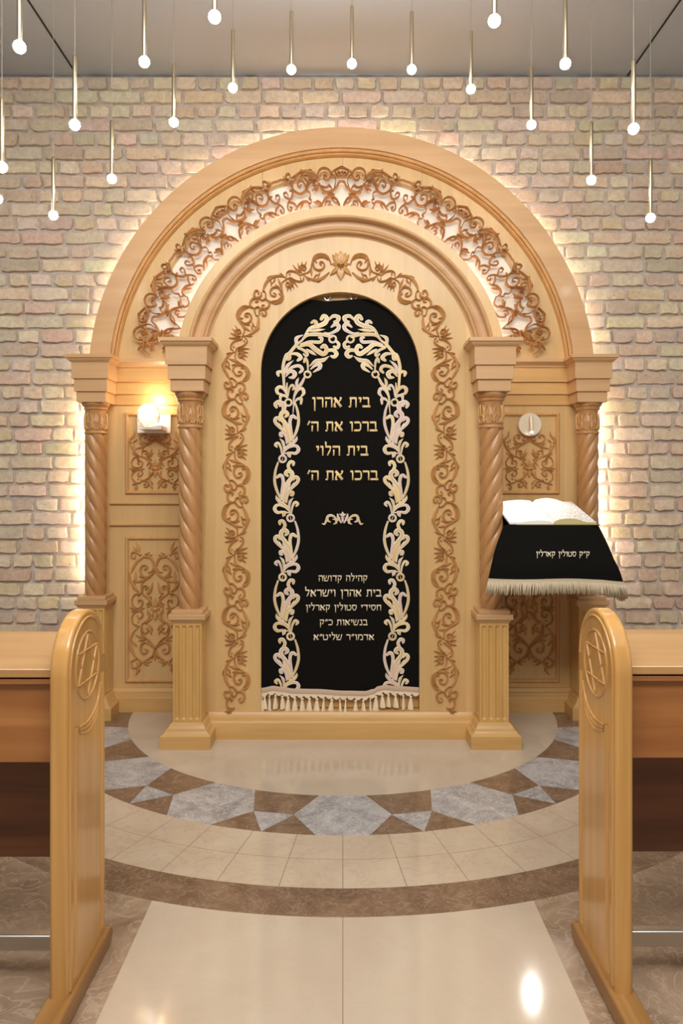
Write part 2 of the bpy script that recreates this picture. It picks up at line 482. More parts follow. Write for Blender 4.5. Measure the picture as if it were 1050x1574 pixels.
def make_floor():
    b = MB()
    # materials: 0 cream 1 grey 2 brown 3 beige 4 taupe 5 joint
    def arcs(r, a0, a1, n):
        return [pol(r, a0 + (a1 - a0) * i / n) for i in range(n + 1)]
    A0, A1 = -PI, 0.0
    b.add([(FC[0], FC[1], 0)] + arcs(R1, A0, A1, 96), [tuple(range(97, -1, -1))], 0, False)
    D = math.radians
    RM = 1.587
    per = D(22.9)
    for k in range(-4, 5):
        c = -PI / 2 + k * per
        lim = lambda a: max(-PI, min(0, a))
        if c - D(8) < -PI - .02 or c + D(8) > .02:
            continue
        inn = arcs(R1, c - D(4.7), c + D(4.7), 6)
        out = arcs(R2, c + D(3.75), c - D(3.75), 6)
        b.add(inn + [pol(RM, c + D(8))] + out + [pol(RM, c - D(8))], [tuple(range(16))], 1, False)
    for k in range(-4, 4):
        c = -PI / 2 + k * per
        n = c + per
        if c - D(8) < -PI - .02 or n + D(8) > .02:
            continue
        top = arcs(R1, c + D(4.7), n - D(4.7), 8)
        b.add(top + [pol(RM, n - D(8)), pol(RM, c + D(8))], [tuple(range(11))], 2, False)
        apex = (c + n) / 2
        b.add([pol(RM, c + D(8)), pol(RM, n - D(8)), pol(R2, apex)], [(0, 1, 2)], 1, False)
        o = arcs(R2, apex, c + D(3.75), 5)
        b.add([pol(RM, c + D(8))] + o, [tuple(range(7))], 2, False)
        o = arcs(R2, n - D(3.75), apex, 5)
        b.add([pol(RM, n - D(8))] + o, [tuple(range(7))], 2, False)
    # ends of the mosaic towards the wall
    kmax = 3
    e = -PI / 2 + kmax * per + D(4.7)
    for sgn in (0, 1):
        f = (lambda a: a) if sgn == 0 else (lambda a: -PI - a)
        c3 = -PI / 2 + kmax * per
        b.add([pol(R1, f(c3 + D(4.7)))] + [pol(R1, f(c3 + D(4.7) + (0 - c3 - D(4.7)) * i / 6)) for i in range(1, 7)]
              + [pol(R2, f(0 + (c3 + D(3.75)) * i / 6)) for i in range(0, 7)] + [pol(RM, f(c3 + D(8)))], [tuple(range(15))], 2, False)
    # beige ring in two rows of tiles with thin joints
    jw, tw = 0.0016, D(6.3)
    rm = 1.966
    edges = [A0] + [a for a in (-PI / 2 + k * tw for k in range(-15, 16)) if A0 + .03 < a < A1 - .03] + [A1]
    for i in range(len(edges) - 1):
        for r0, r1 in ((R2, rm), (rm, R3)):
            ja = jw / r0
            a0, a1 = edges[i] + ja, edges[i + 1] - ja
            q0, q1 = r0 + (jw if r0 == rm else 0), r1 - (jw if r1 == rm else 0)
            p0, p1 = arcs(q0, a0, a1, 4), arcs(q1, a0, a1, 4)
            b.grid([p0, p1], 3, smooth=False)
    for a in edges[1:-1]:
        b.add([pol(R2, a - jw / R2), pol(R2, a + jw / R2), pol(R3, a + jw / R3), pol(R3, a - jw / R3)], [(0, 1, 2, 3)], 5, False)
    b.grid([arcs(rm - jw, A0, A1, 120), arcs(rm + jw, A0, A1, 120)], 5, smooth=False)
    b.grid([arcs(R3, A0, A1, 120), arcs(R4, A0, A1, 120)], 2, smooth=False)
    # field around the circle, cut in columns along the room
    YB, XE = -3.2, 4.6
    xs = sorted(set([-XE, XE, -R4, R4, -.685, .685, 0.0015, -0.0015] + [-R4 + 2 * R4 * i / 60 for i in range(61)]))
    for x0, x1 in zip(xs[:-1], xs[1:]):
        yc = lambda x: FC[1] - math.sqrt(max(0, R4 * R4 - x * x)) if abs(x) < R4 else WALL_Y + .02
        xm = (x0 + x1) / 2
        mat = 0 if abs(xm) < .685 else 4
        if abs(xm) < .0016:
            mat = 5
        if mat == 0:
            ys = [YB] + [2.53 - .56 * k for k in range(9, -1, -1)]
            ys = [y for y in ys if y >= YB and y < 2.5]
            ys2 = ys + [None]
            for ya, yb in zip(ys2[:-1], ys2[1:]):
                t0 = yc(x0) if yb is None else yb - .0015
                t1 = yc(x1) if yb is None else yb - .0015
                b.add([(x0, ya + (.0015 if ya > YB else 0), 0), (x1, ya + (.0015 if ya > YB else 0), 0), (x1, t1, 0), (x0, t0, 0)], [(0, 1, 2, 3)], 0, False)
                if yb is not None:
                    b.add([(x0, yb - .0015, 0), (x1, yb - .0015, 0), (x1, yb + .0015, 0), (x0, yb + .0015, 0)], [(0, 1, 2, 3)], 5, False)
        else:
            b.add([(x0, YB, 0), (x1, YB, 0), (x1, yc(x1), 0), (x0, yc(x0), 0)], [(0, 1, 2, 3)], mat, False)
    b.add([(-R4, FC[1], 0), (R4, FC[1], 0), (R4, WALL_Y + .02, 0), (-R4, WALL_Y + .02, 0)], [(0, 1, 2, 3)], 2, False)
    o = b.build('floor', [M['cream_marble'], M['grey_marble'], M['brown_marble'], M['beige_marble'], M['taupe_marble'], M['joint']], sharp=False)
    for p in o.data.polygons:
        if p.normal.z < 0:
            p.flip()
    return struct(o)
make_floor()

def make_ceiling():
    b = MB()
    b.box(-4.6, 4.6, -3.2, WALL_Y + .02, CEIL_Z, CEIL_Z + .08)
    struct(b.build('ceiling', M['plaster'], sharp=False))
    for i, x in enumerate((-1.818, 1.95)):
        b = MB(); b.box(x - .006, x + .006, 0.5, WALL_Y, CEIL_Z - .003, CEIL_Z + .001)
        struct(b.build('trim_%d' % (i + 1), M['groove'], sharp=False))
make_ceiling()

def make_brick_wall():
    rnd = random.Random(11)
    b = MB(); tints = []
    pal = [(222, 202, 174), (214, 192, 164), (226, 208, 182), (220, 194, 172), (222, 192, 174), (210, 188, 160), (222, 206, 180), (206, 182, 158), (218, 196, 166), (228, 210, 188), (210, 178, 156), (214, 194, 168)]
    ch = 0.0962
    z = CEIL_Z - 0.012
    row = 0
    XE = 3.5
    def brick(x0, x1, z0, z1):
        nx = 6 if x1 - x0 > .2 else 4
        nz = 3
        tx, tz = rnd.uniform(-.006, .006), rnd.uniform(-.004, .004)
        pr = rnd.uniform(0, .009)
        rows = []
        ex = [x0 + (x1 - x0) * t for t in ([0, .006 / (x1 - x0)] + [i / nx for i in range(1, nx)] + [1 - .006 / (x1 - x0), 1])]
        ez = [z0 + (z1 - z0) * t for t in (0, .06, .33, .67, .94, 1)]
        cut = [rnd.choice([.001, .002, .003, .004, .010]) for _ in range(4)]
        wob = [(rnd.uniform(-.005, .005)) for _ in range(64)]
        for i, zz in enumerate(ez):
            r = []
            for j, xx in enumerate(ex):
                dz = wob[j] if i in (0, 1) else wob[j + 20] if i in (4, 5) else 0
                dx = wob[40 + i] if j in (0, 1) else wob[50 + i] if j in (len(ex) - 2, len(ex) - 1) else 0
                li, lj = len(ez) - 1, len(ex) - 1
                if i in (0, 1, li - 1, li) and j in (0, 1, lj - 1, lj):
                    q = cut[(i > 2) * 2 + (j > 2)]
                    dx += q * (1 if j < 2 else -1) * (1.6 if i in (0, li) else .6); dz += q * (1 if i < 2 else -1) * .45
                edge = i in (0, 5) or j in (0, len(ex) - 1)
                u = (xx - x0) / (x1 - x0) - .5; w = (zz - z0) / (z1 - z0) - .5
                y = WALL_Y + .025 if edge else WALL_Y - pr - u * tx - w * tz - mnoise.noise(Vector((xx * 14, zz * 14, row))) * .0045
                r.append((xx + dx, y, zz + dz))
            rows.append(r)
        n0 = len(b.f)
        b.grid(rows, 0)
        c = [v * .58 + q * .42 for v, q in zip(rnd.choice(pal), (217, 197, 169))]
        k = rnd.uniform(.93, 1.05)
        col = srgb(*[max(0, min(255, v * k + rnd.uniform(-5, 5))) for v in c])
        tints.extend([col] * (len(b.f) - n0))
    while z > 0.3:
        x = -XE - rnd.uniform(0, .25)
        header_row = row % 2 == 0
        while x < XE:
            if header_row:
                L = rnd.choice([.128, .132, .138, .128, .21, .135])
            else:
                L = rnd.choice([.262, .27, .255, .265, .13, .262])
            L *= rnd.uniform(.95, 1.06)
            brick(x, x + L, z - ch + .014 + rnd.uniform(-.003, .003), z + rnd.uniform(-.003, .002))
            x += L + rnd.uniform(.012, .02)
        z -= ch; row += 1
    n0 = len(b.f)
    rows = []
    for i in range(41):
        rows.append([(-4.6 + 9.2 * j / 80, WALL_Y + .018 + .003 * mnoise.noise(Vector((j * .9, i * 1.1, 3))), CEIL_Z * i / 40) for j in range(81)])
    b.grid(rows, 1)
    tints.extend([(1, 1, 1, 1)] * (len(b.f) - n0))
    o = b.build('wall_back', [M['brick'], M['mortar']], sharp=True, angle=50)
    at = o.data.attributes.new('tint', 'FLOAT_COLOR', 'FACE')
    flatc = [v for c in tints for v in c]
    at.data.foreach_set('color', flatc)
    return struct(o)
make_brick_wall()

# ================================================================== THE ARK
AX = -0.011
ark = thing('torah_ark', 'monumental carved maple ark with two nested arches and four twisted columns', 'ark', (AX, 4.6, 0))
PANEL_Y, PORT_Y = 4.86, 4.33

def arc_sweep(b, prof, cx, cz, a0, a1, n=90, mat=0):
    rows = []
    for i in range(n + 1):
        a = math.radians(a0 + (a1 - a0) * i / n)
        rows.append([(cx + r * math.cos(a), y, cz + r * math.sin(a)) for r, y in prof])
    return b.grid(rows, mat)

def bead(r0, r1, y, h, n=6):
    rc, rr = (r0 + r1) / 2, (r0 - r1) / 2
    return [(rc + rr * math.cos(PI * i / n), y - h * math.sin(PI * i / n)) for i in range(n + 1)]

# outer arch
OZ, IZ, OX = 2.1687, 2.152, -0.008
b = MB()
arc_sweep(b, [(1.527, 4.83), (1.527, 4.80), (1.660, 4.80), (1.660, 4.96)], OX, OZ, 2, 178)
outer_arch = b.build('outer_arch', M['beech'], ark)
b = MB()
arc_sweep(b, [(1.528, 4.815)] + bead(1.522, 1.506, 4.815, .010) + [(1.505, 4.832)] + bead(1.503, 1.492, 4.832, .010) + [(1.487, 4.846), (1.487, 4.862)], OX, OZ, 2, 178)
b.build('arch_moulding', M['carved'], outer_arch)
# tympanum
b = MB()
pts = [(OX + 1.53 * math.cos(PI * i / 80), OZ + 1.53 * math.sin(PI * i / 80)) for i in range(81)]
b.prism(pts, lambda x, y, h: (x, PANEL_Y + h, y), 0, .06)
b.build('tympanum_panel', M['maple_panel'], ark)
for px in (403.5, 527, 649):
    b = MB()
    x = P(px, 0, PANEL_Y).x
    ztop = OZ + math.sqrt(1.487 ** 2 - (x - OX) ** 2)
    b.box(x - .0012, x + .0012, PANEL_Y - .0006, PANEL_Y + .002, OZ + math.sqrt(1.345 ** 2 - (x - OX) ** 2), ztop)
    b.build('panel_seam', M['joint'], ark, sharp=False)
# wing panels, skirtings, friezes
for s in (-1, 1):
    x0, x1 = sorted((AX + s * .93, AX + s * 1.70))
    b = MB(); b.box(x0, x1, PANEL_Y, PANEL_Y + .05, 0, OZ + .02)
    wing = b.build('wing_panel', M['maple_panel'], ark)
    xa, xb = sorted((AX + s * .95, AX + s * 1.53))
    b = MB()
    prof = [(4.79, 0), (4.79, .088), (4.795, .097), (4.812, .108), (4.815, .116), (4.835, .122), (4.845, .142), (PANEL_Y + .005, .150)]
    b.grid([[(xa, y, z) for y, z in prof], [(xb, y, z) for y, z in prof]], smooth=True)
    b.build('skirting', M['maple_h'], wing)
    for zc, hw in ((1.363, .008), (1.223, .010)):
        b = MB(); b.grid([[(xx, y, z) for y, z in ((PANEL_Y, zc - hw), (PANEL_Y - .014, zc - hw * .8), (PANEL_Y - .018, zc), (PANEL_Y - .014, zc + hw * .8), (PANEL_Y, zc + hw))] for xx in (xa, xb)])
        b.build('rail', M['maple_h'], wing)
    fr = MB()
    for y0, za, zb in ((4.822, 2.163, 2.262), (4.836, 2.083, 2.163), (4.848, 2.013, 2.083)):
        fr.box(xa, xb, y0, PANEL_Y + .01, za, zb)
    frieze = fr.build('frieze', M['maple_h'], wing, bevel=.002)
    b = MB()
    prof = [(PANEL_Y, 2.258), (4.815, 2.258), (4.812, 2.27), (4.792, 2.285), (4.785, 2.291), (4.785, 2.312), (PANEL_Y, 2.312)]
    b.grid([[(xx, y, z) for y, z in prof] for xx in (xa, xb)], smooth=False)
    b.build('cornice', M['beech'], wing)
    # framed fields
    cx = s * 1.243 + AX + (.004 if s > 0 else .012)
    for zt, zb in ((1.965, 1.424), (1.146, .178)):
        b = MB()
        hw = .1985
        ring_pts = [(-1, -1), (1, -1), (1, 1), (-1, 1)]
        prof = [(0, 0), (.002, -.012), (.008, -.018), (.016, -.018), (.022, -.010), (.026, .001)]
        rows = []
        for sx, sz in ring_pts:
            rows.append([(cx + sx * (hw - d), PANEL_Y + y, (zt if sz > 0 else zb) - sz * d) for d, y in prof])
        b.grid(rows, 0, close_v=True)
        b.build('panel_moulding', M['carved'], wing)

# portal: front panel with the arched opening, body, lid, back
b = MB()
n = 64
NX, NW, NZ = -0.0154, 0.469, 2.157
outer, inner = [], []
OW, OR = 0.945, 0.93
def ringpts(cx, hw, zc, r, zbot, k=28):
    p = [(cx + hw, zbot + (zc - zbot) * i / k) for i in range(k)]
    p += [(cx + r * math.cos(PI * i / 64), zc + r * math.sin(PI * i / 64)) for i in range(65)]
    p += [(cx - hw, zc + (zbot - zc) * i / k) for i in range(1, k + 1)]
    return p
outer, inner = ringpts(AX, OW, IZ, .945, .02), ringpts(NX, NW, NZ, NW, .12)
b.grid([[(x, PORT_Y, z) for x, z in outer], [(x, PORT_Y, z) for x, z in inner]], smooth=False)
b.grid([[(x, PORT_Y, z) for x, z in inner], [(x, PORT_Y + .10, z) for x, z in inner]], smooth=True)
portal = b.build('portal_panel', M['maple_panel'], ark)
b = MB()
for s in (-1, 1):
    x0, x1 = sorted((AX + s * .945, AX + s * .915))
    b.box(x0, x1, PORT_Y + .002, PANEL_Y + .01, 0, 2.15)
b.box(AX - .945, AX + .945, PORT_Y + .11, PANEL_Y + .01, 2.13, 2.15)
b.build('cabinet_body', M['maple_v'], ark)
b = MB()
pts = [(AX + .955 * math.cos(PI * i / 60), IZ + .955 * math.sin(PI * i / 60)) for i in range(61)]
b.prism(pts, lambda x, y, h: (x, 4.50 + h, y), 0, .02)
b.build('arch_back', M['maple_v'], ark)
b = MB()
arc_sweep(b, [(.9654, 4.52), (.9654, 4.282), (.962, 4.278), (.911, 4.278), (.908, 4.282)], AX, IZ, 4, 176)
inner_arch = b.build('inner_arch', M['maple_panel'], ark)
b = MB()
arc_sweep(b, [(.909, 4.29), (.9075, 4.275)] + bead(.906, .888, 4.275, .014) + [(.887, 4.292), (.886, 4.306), (.870, 4.312), (.850, 4.311), (.836, 4.304), (.834, 4.312), (.831, 4.312)]
          + bead(.829, .812, 4.310, .016) + [(.811, 4.322), (.805, 4.326), (.795, 4.332)], AX, IZ, 4, 176)
b.build('arch_moulding', M['beech'], inner_arch)
# cabinet doors behind the curtain
for xa, xb in ((-.484, -.3815), (-.3785, -.3365 + .0), (-.3335, .3375), (.3405, .4536)):
    b = MB(); b.box(xa, xb, 4.398, 4.42, .152, 2.64 if abs((xa + xb) / 2) < .3 else 2.42)
    b.build('door_leaf', M['maple_v'], ark, bevel=.0015)
b = MB(); b.box(NX - .5, NX + .5, 4.421, 4.44, .13, 2.68)
b.build('niche_back', M['beech'], ark)
b = MB()
b.tube([(NX - .30, 4.388, 2.585), (NX + .30, 4.388, 2.585)], .007, 8)
b.build('curtain_rod', M['brass'], ark)
# threshold
b = MB()
prof = [(4.28, 0), (4.28, .098), (4.284, .104), (4.298, .110), (4.300, .118), (4.312, .124), (4.322, .142), (4.326, .147), (4.46, .149)]
b.grid([[(xx, y, z) for y, z in prof] for xx in (AX - .78, AX + .78)])
b.build('threshold', M['maple_h'], ark)

# led strips behind both arches
def led_arc(r, y, a0, a1, name, parent, cx, cz, wd=.012, mat='led'):
    b = MB()
    rows = []
    for i in range(61):
        a = math.radians(a0 + (a1 - a0) * i / 60)
        rows.append([(cx + rr * math.cos(a), y, cz + rr * math.sin(a)) for rr in (r - wd / 2, r + wd / 2)])
    b.grid(rows)
    return b.build(name, M[mat], parent)
led_arc(1.60, 4.955, 3, 177, 'light_strip', ark, OX, OZ)
led_arc(.91, 4.54, 3, 177, 'light_strip', ark, AX, IZ, mat='led_in')
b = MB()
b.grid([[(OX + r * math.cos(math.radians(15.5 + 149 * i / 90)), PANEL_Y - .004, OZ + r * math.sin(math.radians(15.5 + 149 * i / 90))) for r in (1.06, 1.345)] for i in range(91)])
b.build('painted_glow', M['painted_glow'], ark)  # added band behind the lattice, stands in for strip light on the tympanum
for s in (-1, 1):
    b = MB(); x = AX + s * 1.668
    b.add([(x - .006, 4.93, .85), (x + .006, 4.93, .85), (x + .006, 4.93, 2.10), (x - .006, 4.93, 2.10)], [(0, 1, 2, 3)])
    b.build('light_strip', M['led'], ark)

# ------------------------------------------------------------------ columns
def flute_face(b, cx, cy, half, z0, z1, rot):
    """one face of the pedestal die with four round-ended flutes"""
    fw = half * 2 / 4.55
    xs = []
    for k in range(4):
        c = (k - 1.5) * half * 2 / 4.3
        xs += [c + fw * .36 * t for t in (-1.02, -1, -.7, -.35, 0, .35, .7, 1, 1.02)]
    xs = [-half] + xs + [half]
    r = fw * .36
    zs = [z0] + [z0 + .022 + r * t for t in (0, .15, .4, .7, 1, 1.3)] + [z1 - .022 - r * t for t in (1.3, 1, .7, .4, .15, 0)] + [z1]
    rows = []
    for z in zs:
        row = []
        for x in xs:
            d = 0
            for k in range(4):
                c = (k - 1.5) * half * 2 / 4.3
                zz = max(z0 + .022 + r - z, z - (z1 - .022 - r), 0)
                q = math.hypot(x - c, zz) / r
                if q < 1:
                    d = .010 * math.sqrt(1 - q * q)
            ca, sa = math.cos(rot), math.sin(rot)
            lx, ly = x, -half + d
            row.append((cx + lx * ca - ly * sa, cy + lx * sa + ly * ca, z))
        rows.append(row)
    b.grid(rows)

def make_column(cx, cy, hand, tall):
    def lb(name, mat, bb, parent, **k):
        return bb.build(name, mat, parent, **k)
    zb, zt = .775, 1.818
    nn, nz = 100, 170
    rows = []
    pitch, strands = .5525, 5
    for i in range(nz + 1):
        z = zb + (zt - zb) * i / nz
        row = []
        for j in range(nn):
            a = 2 * PI * j / nn
            ph = strands * (a - hand * 2 * PI * z / pitch)
            q = abs(math.sin(ph / 2))
            rr = .0530 + .0150 * q ** .5
            if z < zb + .05:
                rr *= .90 + .10 * (z - zb) / .05
            row.append((cx + rr * math.cos(a), cy + rr * math.sin(a), z))
        rows.append(row)
    b = MB(); b.grid(rows, 0, close_u=True)
    col = lb('twisted_column', M['beech_v'], b, ark, angle=60)
    # capital: rings and carved drum
    b = MB()
    drum = [(.062, 1.812), (.070, 1.815), (.073, 1.822), (.070, 1.830), (.064, 1.834), (.066, 1.85), (.070, 1.87), (.068, 1.90), (.063, 1.93), (.062, 1.955), (.066, 1.962),
            (.066, 1.966), (.074, 1.972), (.076, 1.980), (.072, 1.985), (.078, 1.990), (.086, 2.000), (.089, 2.008), (.089, 2.020)]
    b.lathe(drum, cx, cy, 40)
    lb('capital', M['beech_v'], b, col)
    b = MB()
    for k in range(8):
        a0 = 2 * PI * k / 8 - PI / 2
        def emb(x, y, h, a0=a0):
            z = 1.838 + y * .0115
            t = (z - 1.834) / .13
            rr = .064 + .006 * math.sin(PI * min(1, max(0, t)) ** .7) + h
            a = a0 + x * .085
            return (cx + rr * math.cos(a), cy + rr * math.sin(a), z)
        it = [('L', 0, 1, 0, 9.5, 1.4), ('L', 0.4, 1, 2.9, 5, 1.1, .2), ('L', -.4, 1, -2.9, 5, 1.1, -.2), ('L', .3, 4, 2.6, 9.6, 1.0, .15), ('L', -.3, 4, -2.6, 9.6, 1.0, -.15),
              ('S', [(-4.3, .6), (-3, .6), (-1.6, 2.2), (0, .6), (1.6, 2.2), (3, .6), (4.3, .6)], .8), ('S', [(3.3, 9.8), (4.2, 7), (4.4, 4)], .7)]
        for q in it:
            if q[0] == 'L':
                leaf(b, *q[1:6], emb, .008, bend=(q[6] if len(q) > 6 else 0), prof=BEAD)
            else:
                stroke(b, q[1], q[2], emb, .006, BEAD, sub=3)
    lb('acanthus_carving', M['carved'], b, col)
    # stepped impost block
    d = 0 if tall else -.006
    b = MB()
    b.box(cx - .094, cx + .094, cy - .094, cy + .10, 2.020 + d, 2.0865 + d)
    b.box(cx - .1065, cx + .1065, cy - .1065, cy + .10, 2.0865 + d, 2.1665 + d)
    b.box(cx - .1175, cx + .1175, cy - .1175, cy + .10, 2.1665 + d, 2.266 + d)
    lb('impost_block', M['beech'], b, col, bevel=.002)
    b = MB()
    prof = [(.118, 2.264), (.1195, 2.270), (.128, 2.276), (.139, 2.286), (.1425, 2.294), (.1495, 2.296), (.1495, 2.317), (.05, 2.318)]
    rows = [[(cx + sx * r, cy + (sy * r if sy < 0 else .10), z + d) for r, z in prof] for sx, sy in ((-1, 1), (-1, -1), (1, -1), (1, 1))]
    b.grid(rows, smooth=True)
    b.add([r[-2] for r in rows], [(0, 1, 2, 3)], 0, False)
    lb('impost_crown', M['beech'], b, col, angle=25)
    # pedestal
    b = MB()
    for k in range(4):
        flute_face(b, cx, cy, .0825, .130, .708, k * PI / 2)
    lb('pedestal', M['maple_v'], b, col, angle=40)
    b = MB()
    b.frustum(cx, cy, .700, .722, .084, .0985)
    b.box(cx - .1045, cx + .1045, cy - .1045, cy + .1045, .722, .752)
    b.box(cx - .0895, cx + .0895, cy - .0895, cy + .0895, .752, .775)
    lb('pedestal_cap', M['beech'], b, col, bevel=.0025)
    b = MB()
    prof = [(.1415, 0), (.1415, .074), (.136, .078), (.126, .086), (.119, .095), (.117, .101), (.111, .103), (.109, .108), (.102, .116), (.097, .128), (.092, .132), (.083, .136)]
    rows = [[(cx + sx * r, cy + sy * r, z) for r, z in prof] for sx, sy in ((-1, -1), (1, -1), (1, 1), (-1, 1))]
    b.grid(rows, close_v=True)
    lb('plinth', M['maple_h'], b, col, angle=25)
    return col
make_column(-1.603, 4.7605, -1, False)
make_column(1.590, 4.7605, 1, False)
make_column(-.8847, 4.2545, -1, True)
make_column(.8617, 4.2545, 1, True)

# ------------------------------------------------------------------ carved scroll border around the doorway
HALF = [
 ('S', [(340, 205), (262, 250), (212, 310), (190, 372), (203, 425), (240, 442)], [22, 30, 30, 26, 20, 18]),
 ('D', 300, 402, 26), ('D', 240, 378, 18),
 ('L', 335, 412, 512, 348, 30, -.05), ('L', 370, 405, 510, 440, 26, .05), ('L', 375, 415, 508, 524, 34, .1), ('L', 375, 420, 490, 604, 32, .12),
 ('S', [(330, 440), (385, 425), (435, 460), (432, 520), (385, 552), (345, 515), (362, 478), (398, 492)], [20, 22, 24, 24, 24, 22, 20, 18]),
 ('S', [(296, 430), (296, 570), (355, 640), (440, 692), (525, 755), (545, 850), (512, 955), (445, 1005), (345, 1035)], [20, 22, 26, 30, 34, 38, 36, 28, 24]),
 ('S', [(420, 765), (480, 748), (505, 820), (492, 905), (430, 990)], [20, 34, 38, 34, 14]),
 ('S', [(428, 712), (345, 700), (288, 755), (280, 830), (318, 892), (372, 902), (412, 865), (398, 822), (355, 842)], [26, 30, 32, 32, 30, 28, 26, 24, 22]),
 ('S', [(285, 455), (205, 520), (140, 630), (122, 740), (150, 860), (212, 975)], [14, 30, 44, 50, 46, 18]),
 ('L', 250, 490, 135, 530, 30, .05), ('L', 140, 640, 82, 762, 30, .1), ('L', 165, 640, 215, 745, 28, -.1), ('L', 155, 730, 238, 802, 28, -.1),
 ('L', 385, 655, 198, 606, 44, .02), ('L', 345, 680, 248, 714, 26, -.05),
 ('S', [(212, 965), (245, 950), (305, 1000), (330, 1050), (300, 1110), (258, 1102), (252, 1050)], [16, 20, 24, 26, 26, 22, 14]),
 ('S', [(205, 1010), (242, 1060), (212, 1135), (145, 1132), (115, 1062), (150, 1028), (185, 1065)], [26, 34, 38, 38, 34, 30, 24]),
 ('L', 250, 1128, 136, 1148, 30, -.1), ('L', 240, 1140, 150, 1190, 26, .1),
 ('S', [(340, 1036), (420, 1040), (462, 1100), (450, 1180), (402, 1212), (366, 1182), (392, 1148)], [28, 34, 36, 34, 30, 28, 22]),
]
def rot_items(items, cx, cy):
    out = []
    f = lambda x, y: (2 * cx - x, 2 * cy - y)
    for it in items:
        if it[0] == 'S':
            out.append(('S', [f(*p) for p in it[1]], it[2]))
        elif it[0] == 'L':
            out.append(('L',) + f(it[1], it[2]) + f(it[3], it[4]) + tuple(it[5:]))
        else:
            out.append((it[0],) + f(it[1], it[2]) + tuple(it[3:]))
    return out
def thin(items, k):
    return [(it[0], it[1], [w * k for w in it[2]] if isinstance(it[2], list) else it[2] * k) if it[0] == 'S' else
            (it[0],) + tuple(it[1:5]) + (it[5] * k,) + tuple(it[6:]) if it[0] == 'L' else it for it in items]
HALF = thin(HALF, 1.18)
HALF_R = rot_items(HALF, 315, 300)

U_S = [(-1, -79.1), (0, 0), (6, 474.6), (7, 546.9), (8, 616.7), (9, 685.9), (10, 755.2), (11, 824)]
def u2s(u):
    for (a, sa), (c, sc) in zip(U_S[:-1], U_S[1:]):
        if u <= c or c == 11:
            return sa + (sc - sa) * (u - a) / (c - a)

def make_border(sign, parent):
    bz = MB()
    k = PORT_Y / F
    AXP = 523.8
    def path(s, n):                         # n > 0 towards the opening
        if s <= 503.6:
            return AXP - 160.5 + n, 1074.6 - s
        a = (s - 503.6) / 162.0
        r = 162.0 - n
        return AXP - r * math.cos(a), 571.0 - r * math.sin(a)
    def emb_u(u0):
        def e(x, y, h):
            u = u0 - (y - 300) / 880
            px, py = path(u2s(u), (x - 315) / 11.24)
            if sign > 0:
                px = 2 * AXP - px
            return ((px - CX) * k, PORT_Y - h, H + (CY - py) * k)
        return e
    hh = .017
    motif(bz, rot_items([HALF[-1]], 310, 1180) + [('S', [(240, 1350), (180, 1400), (150, 1450)], [26, 30, 10]), ('L', 250, 1340, 170, 1500, 40), ('L', 250, 1330, 110, 1400, 40)], emb_u(1), hh)
    for r in (1, 3, 5, 7):
        motif(bz, HALF, emb_u(r), hh); motif(bz, HALF_R, emb_u(r), hh)
    motif(bz, HALF, emb_u(9), hh)
    motif(bz, [q for q in HALF_R[:-6]], emb_u(9), hh)
    bz.build('carved_border', M['carved'], parent, angle=80)
make_border(-1, portal)
make_border(1, portal)
b = MB()
e5 = lambda x, y, h: flat(PORT_Y)(523.8 + (x - 970) / 5.0, 370 + y / 5.0, h)
for tx, ty, w in ((905, 110, 46), (1035, 110, 46), (888, 270, 44), (1052, 270, 44), (930, 95, 50), (1010, 95, 50), (970, 82, 70), (970, 308, 70), (935, 250, 50), (1005, 250, 50), (905, 180, 40), (1035, 180, 40)):
    leaf(b, 970, 185, tx, ty, w, e5, .017, lift=.003)
for q in range(9):
    a = PI * q / 8
    leaf(b, 970, 190, 970 + 36 * math.cos(a), 192 + 36 * math.sin(a), 16, e5, .022, lift=.006)
dome(b, 970, 190, 12, e5, .030)
b.build('carved_rosette', M['carved'], portal, angle=80)

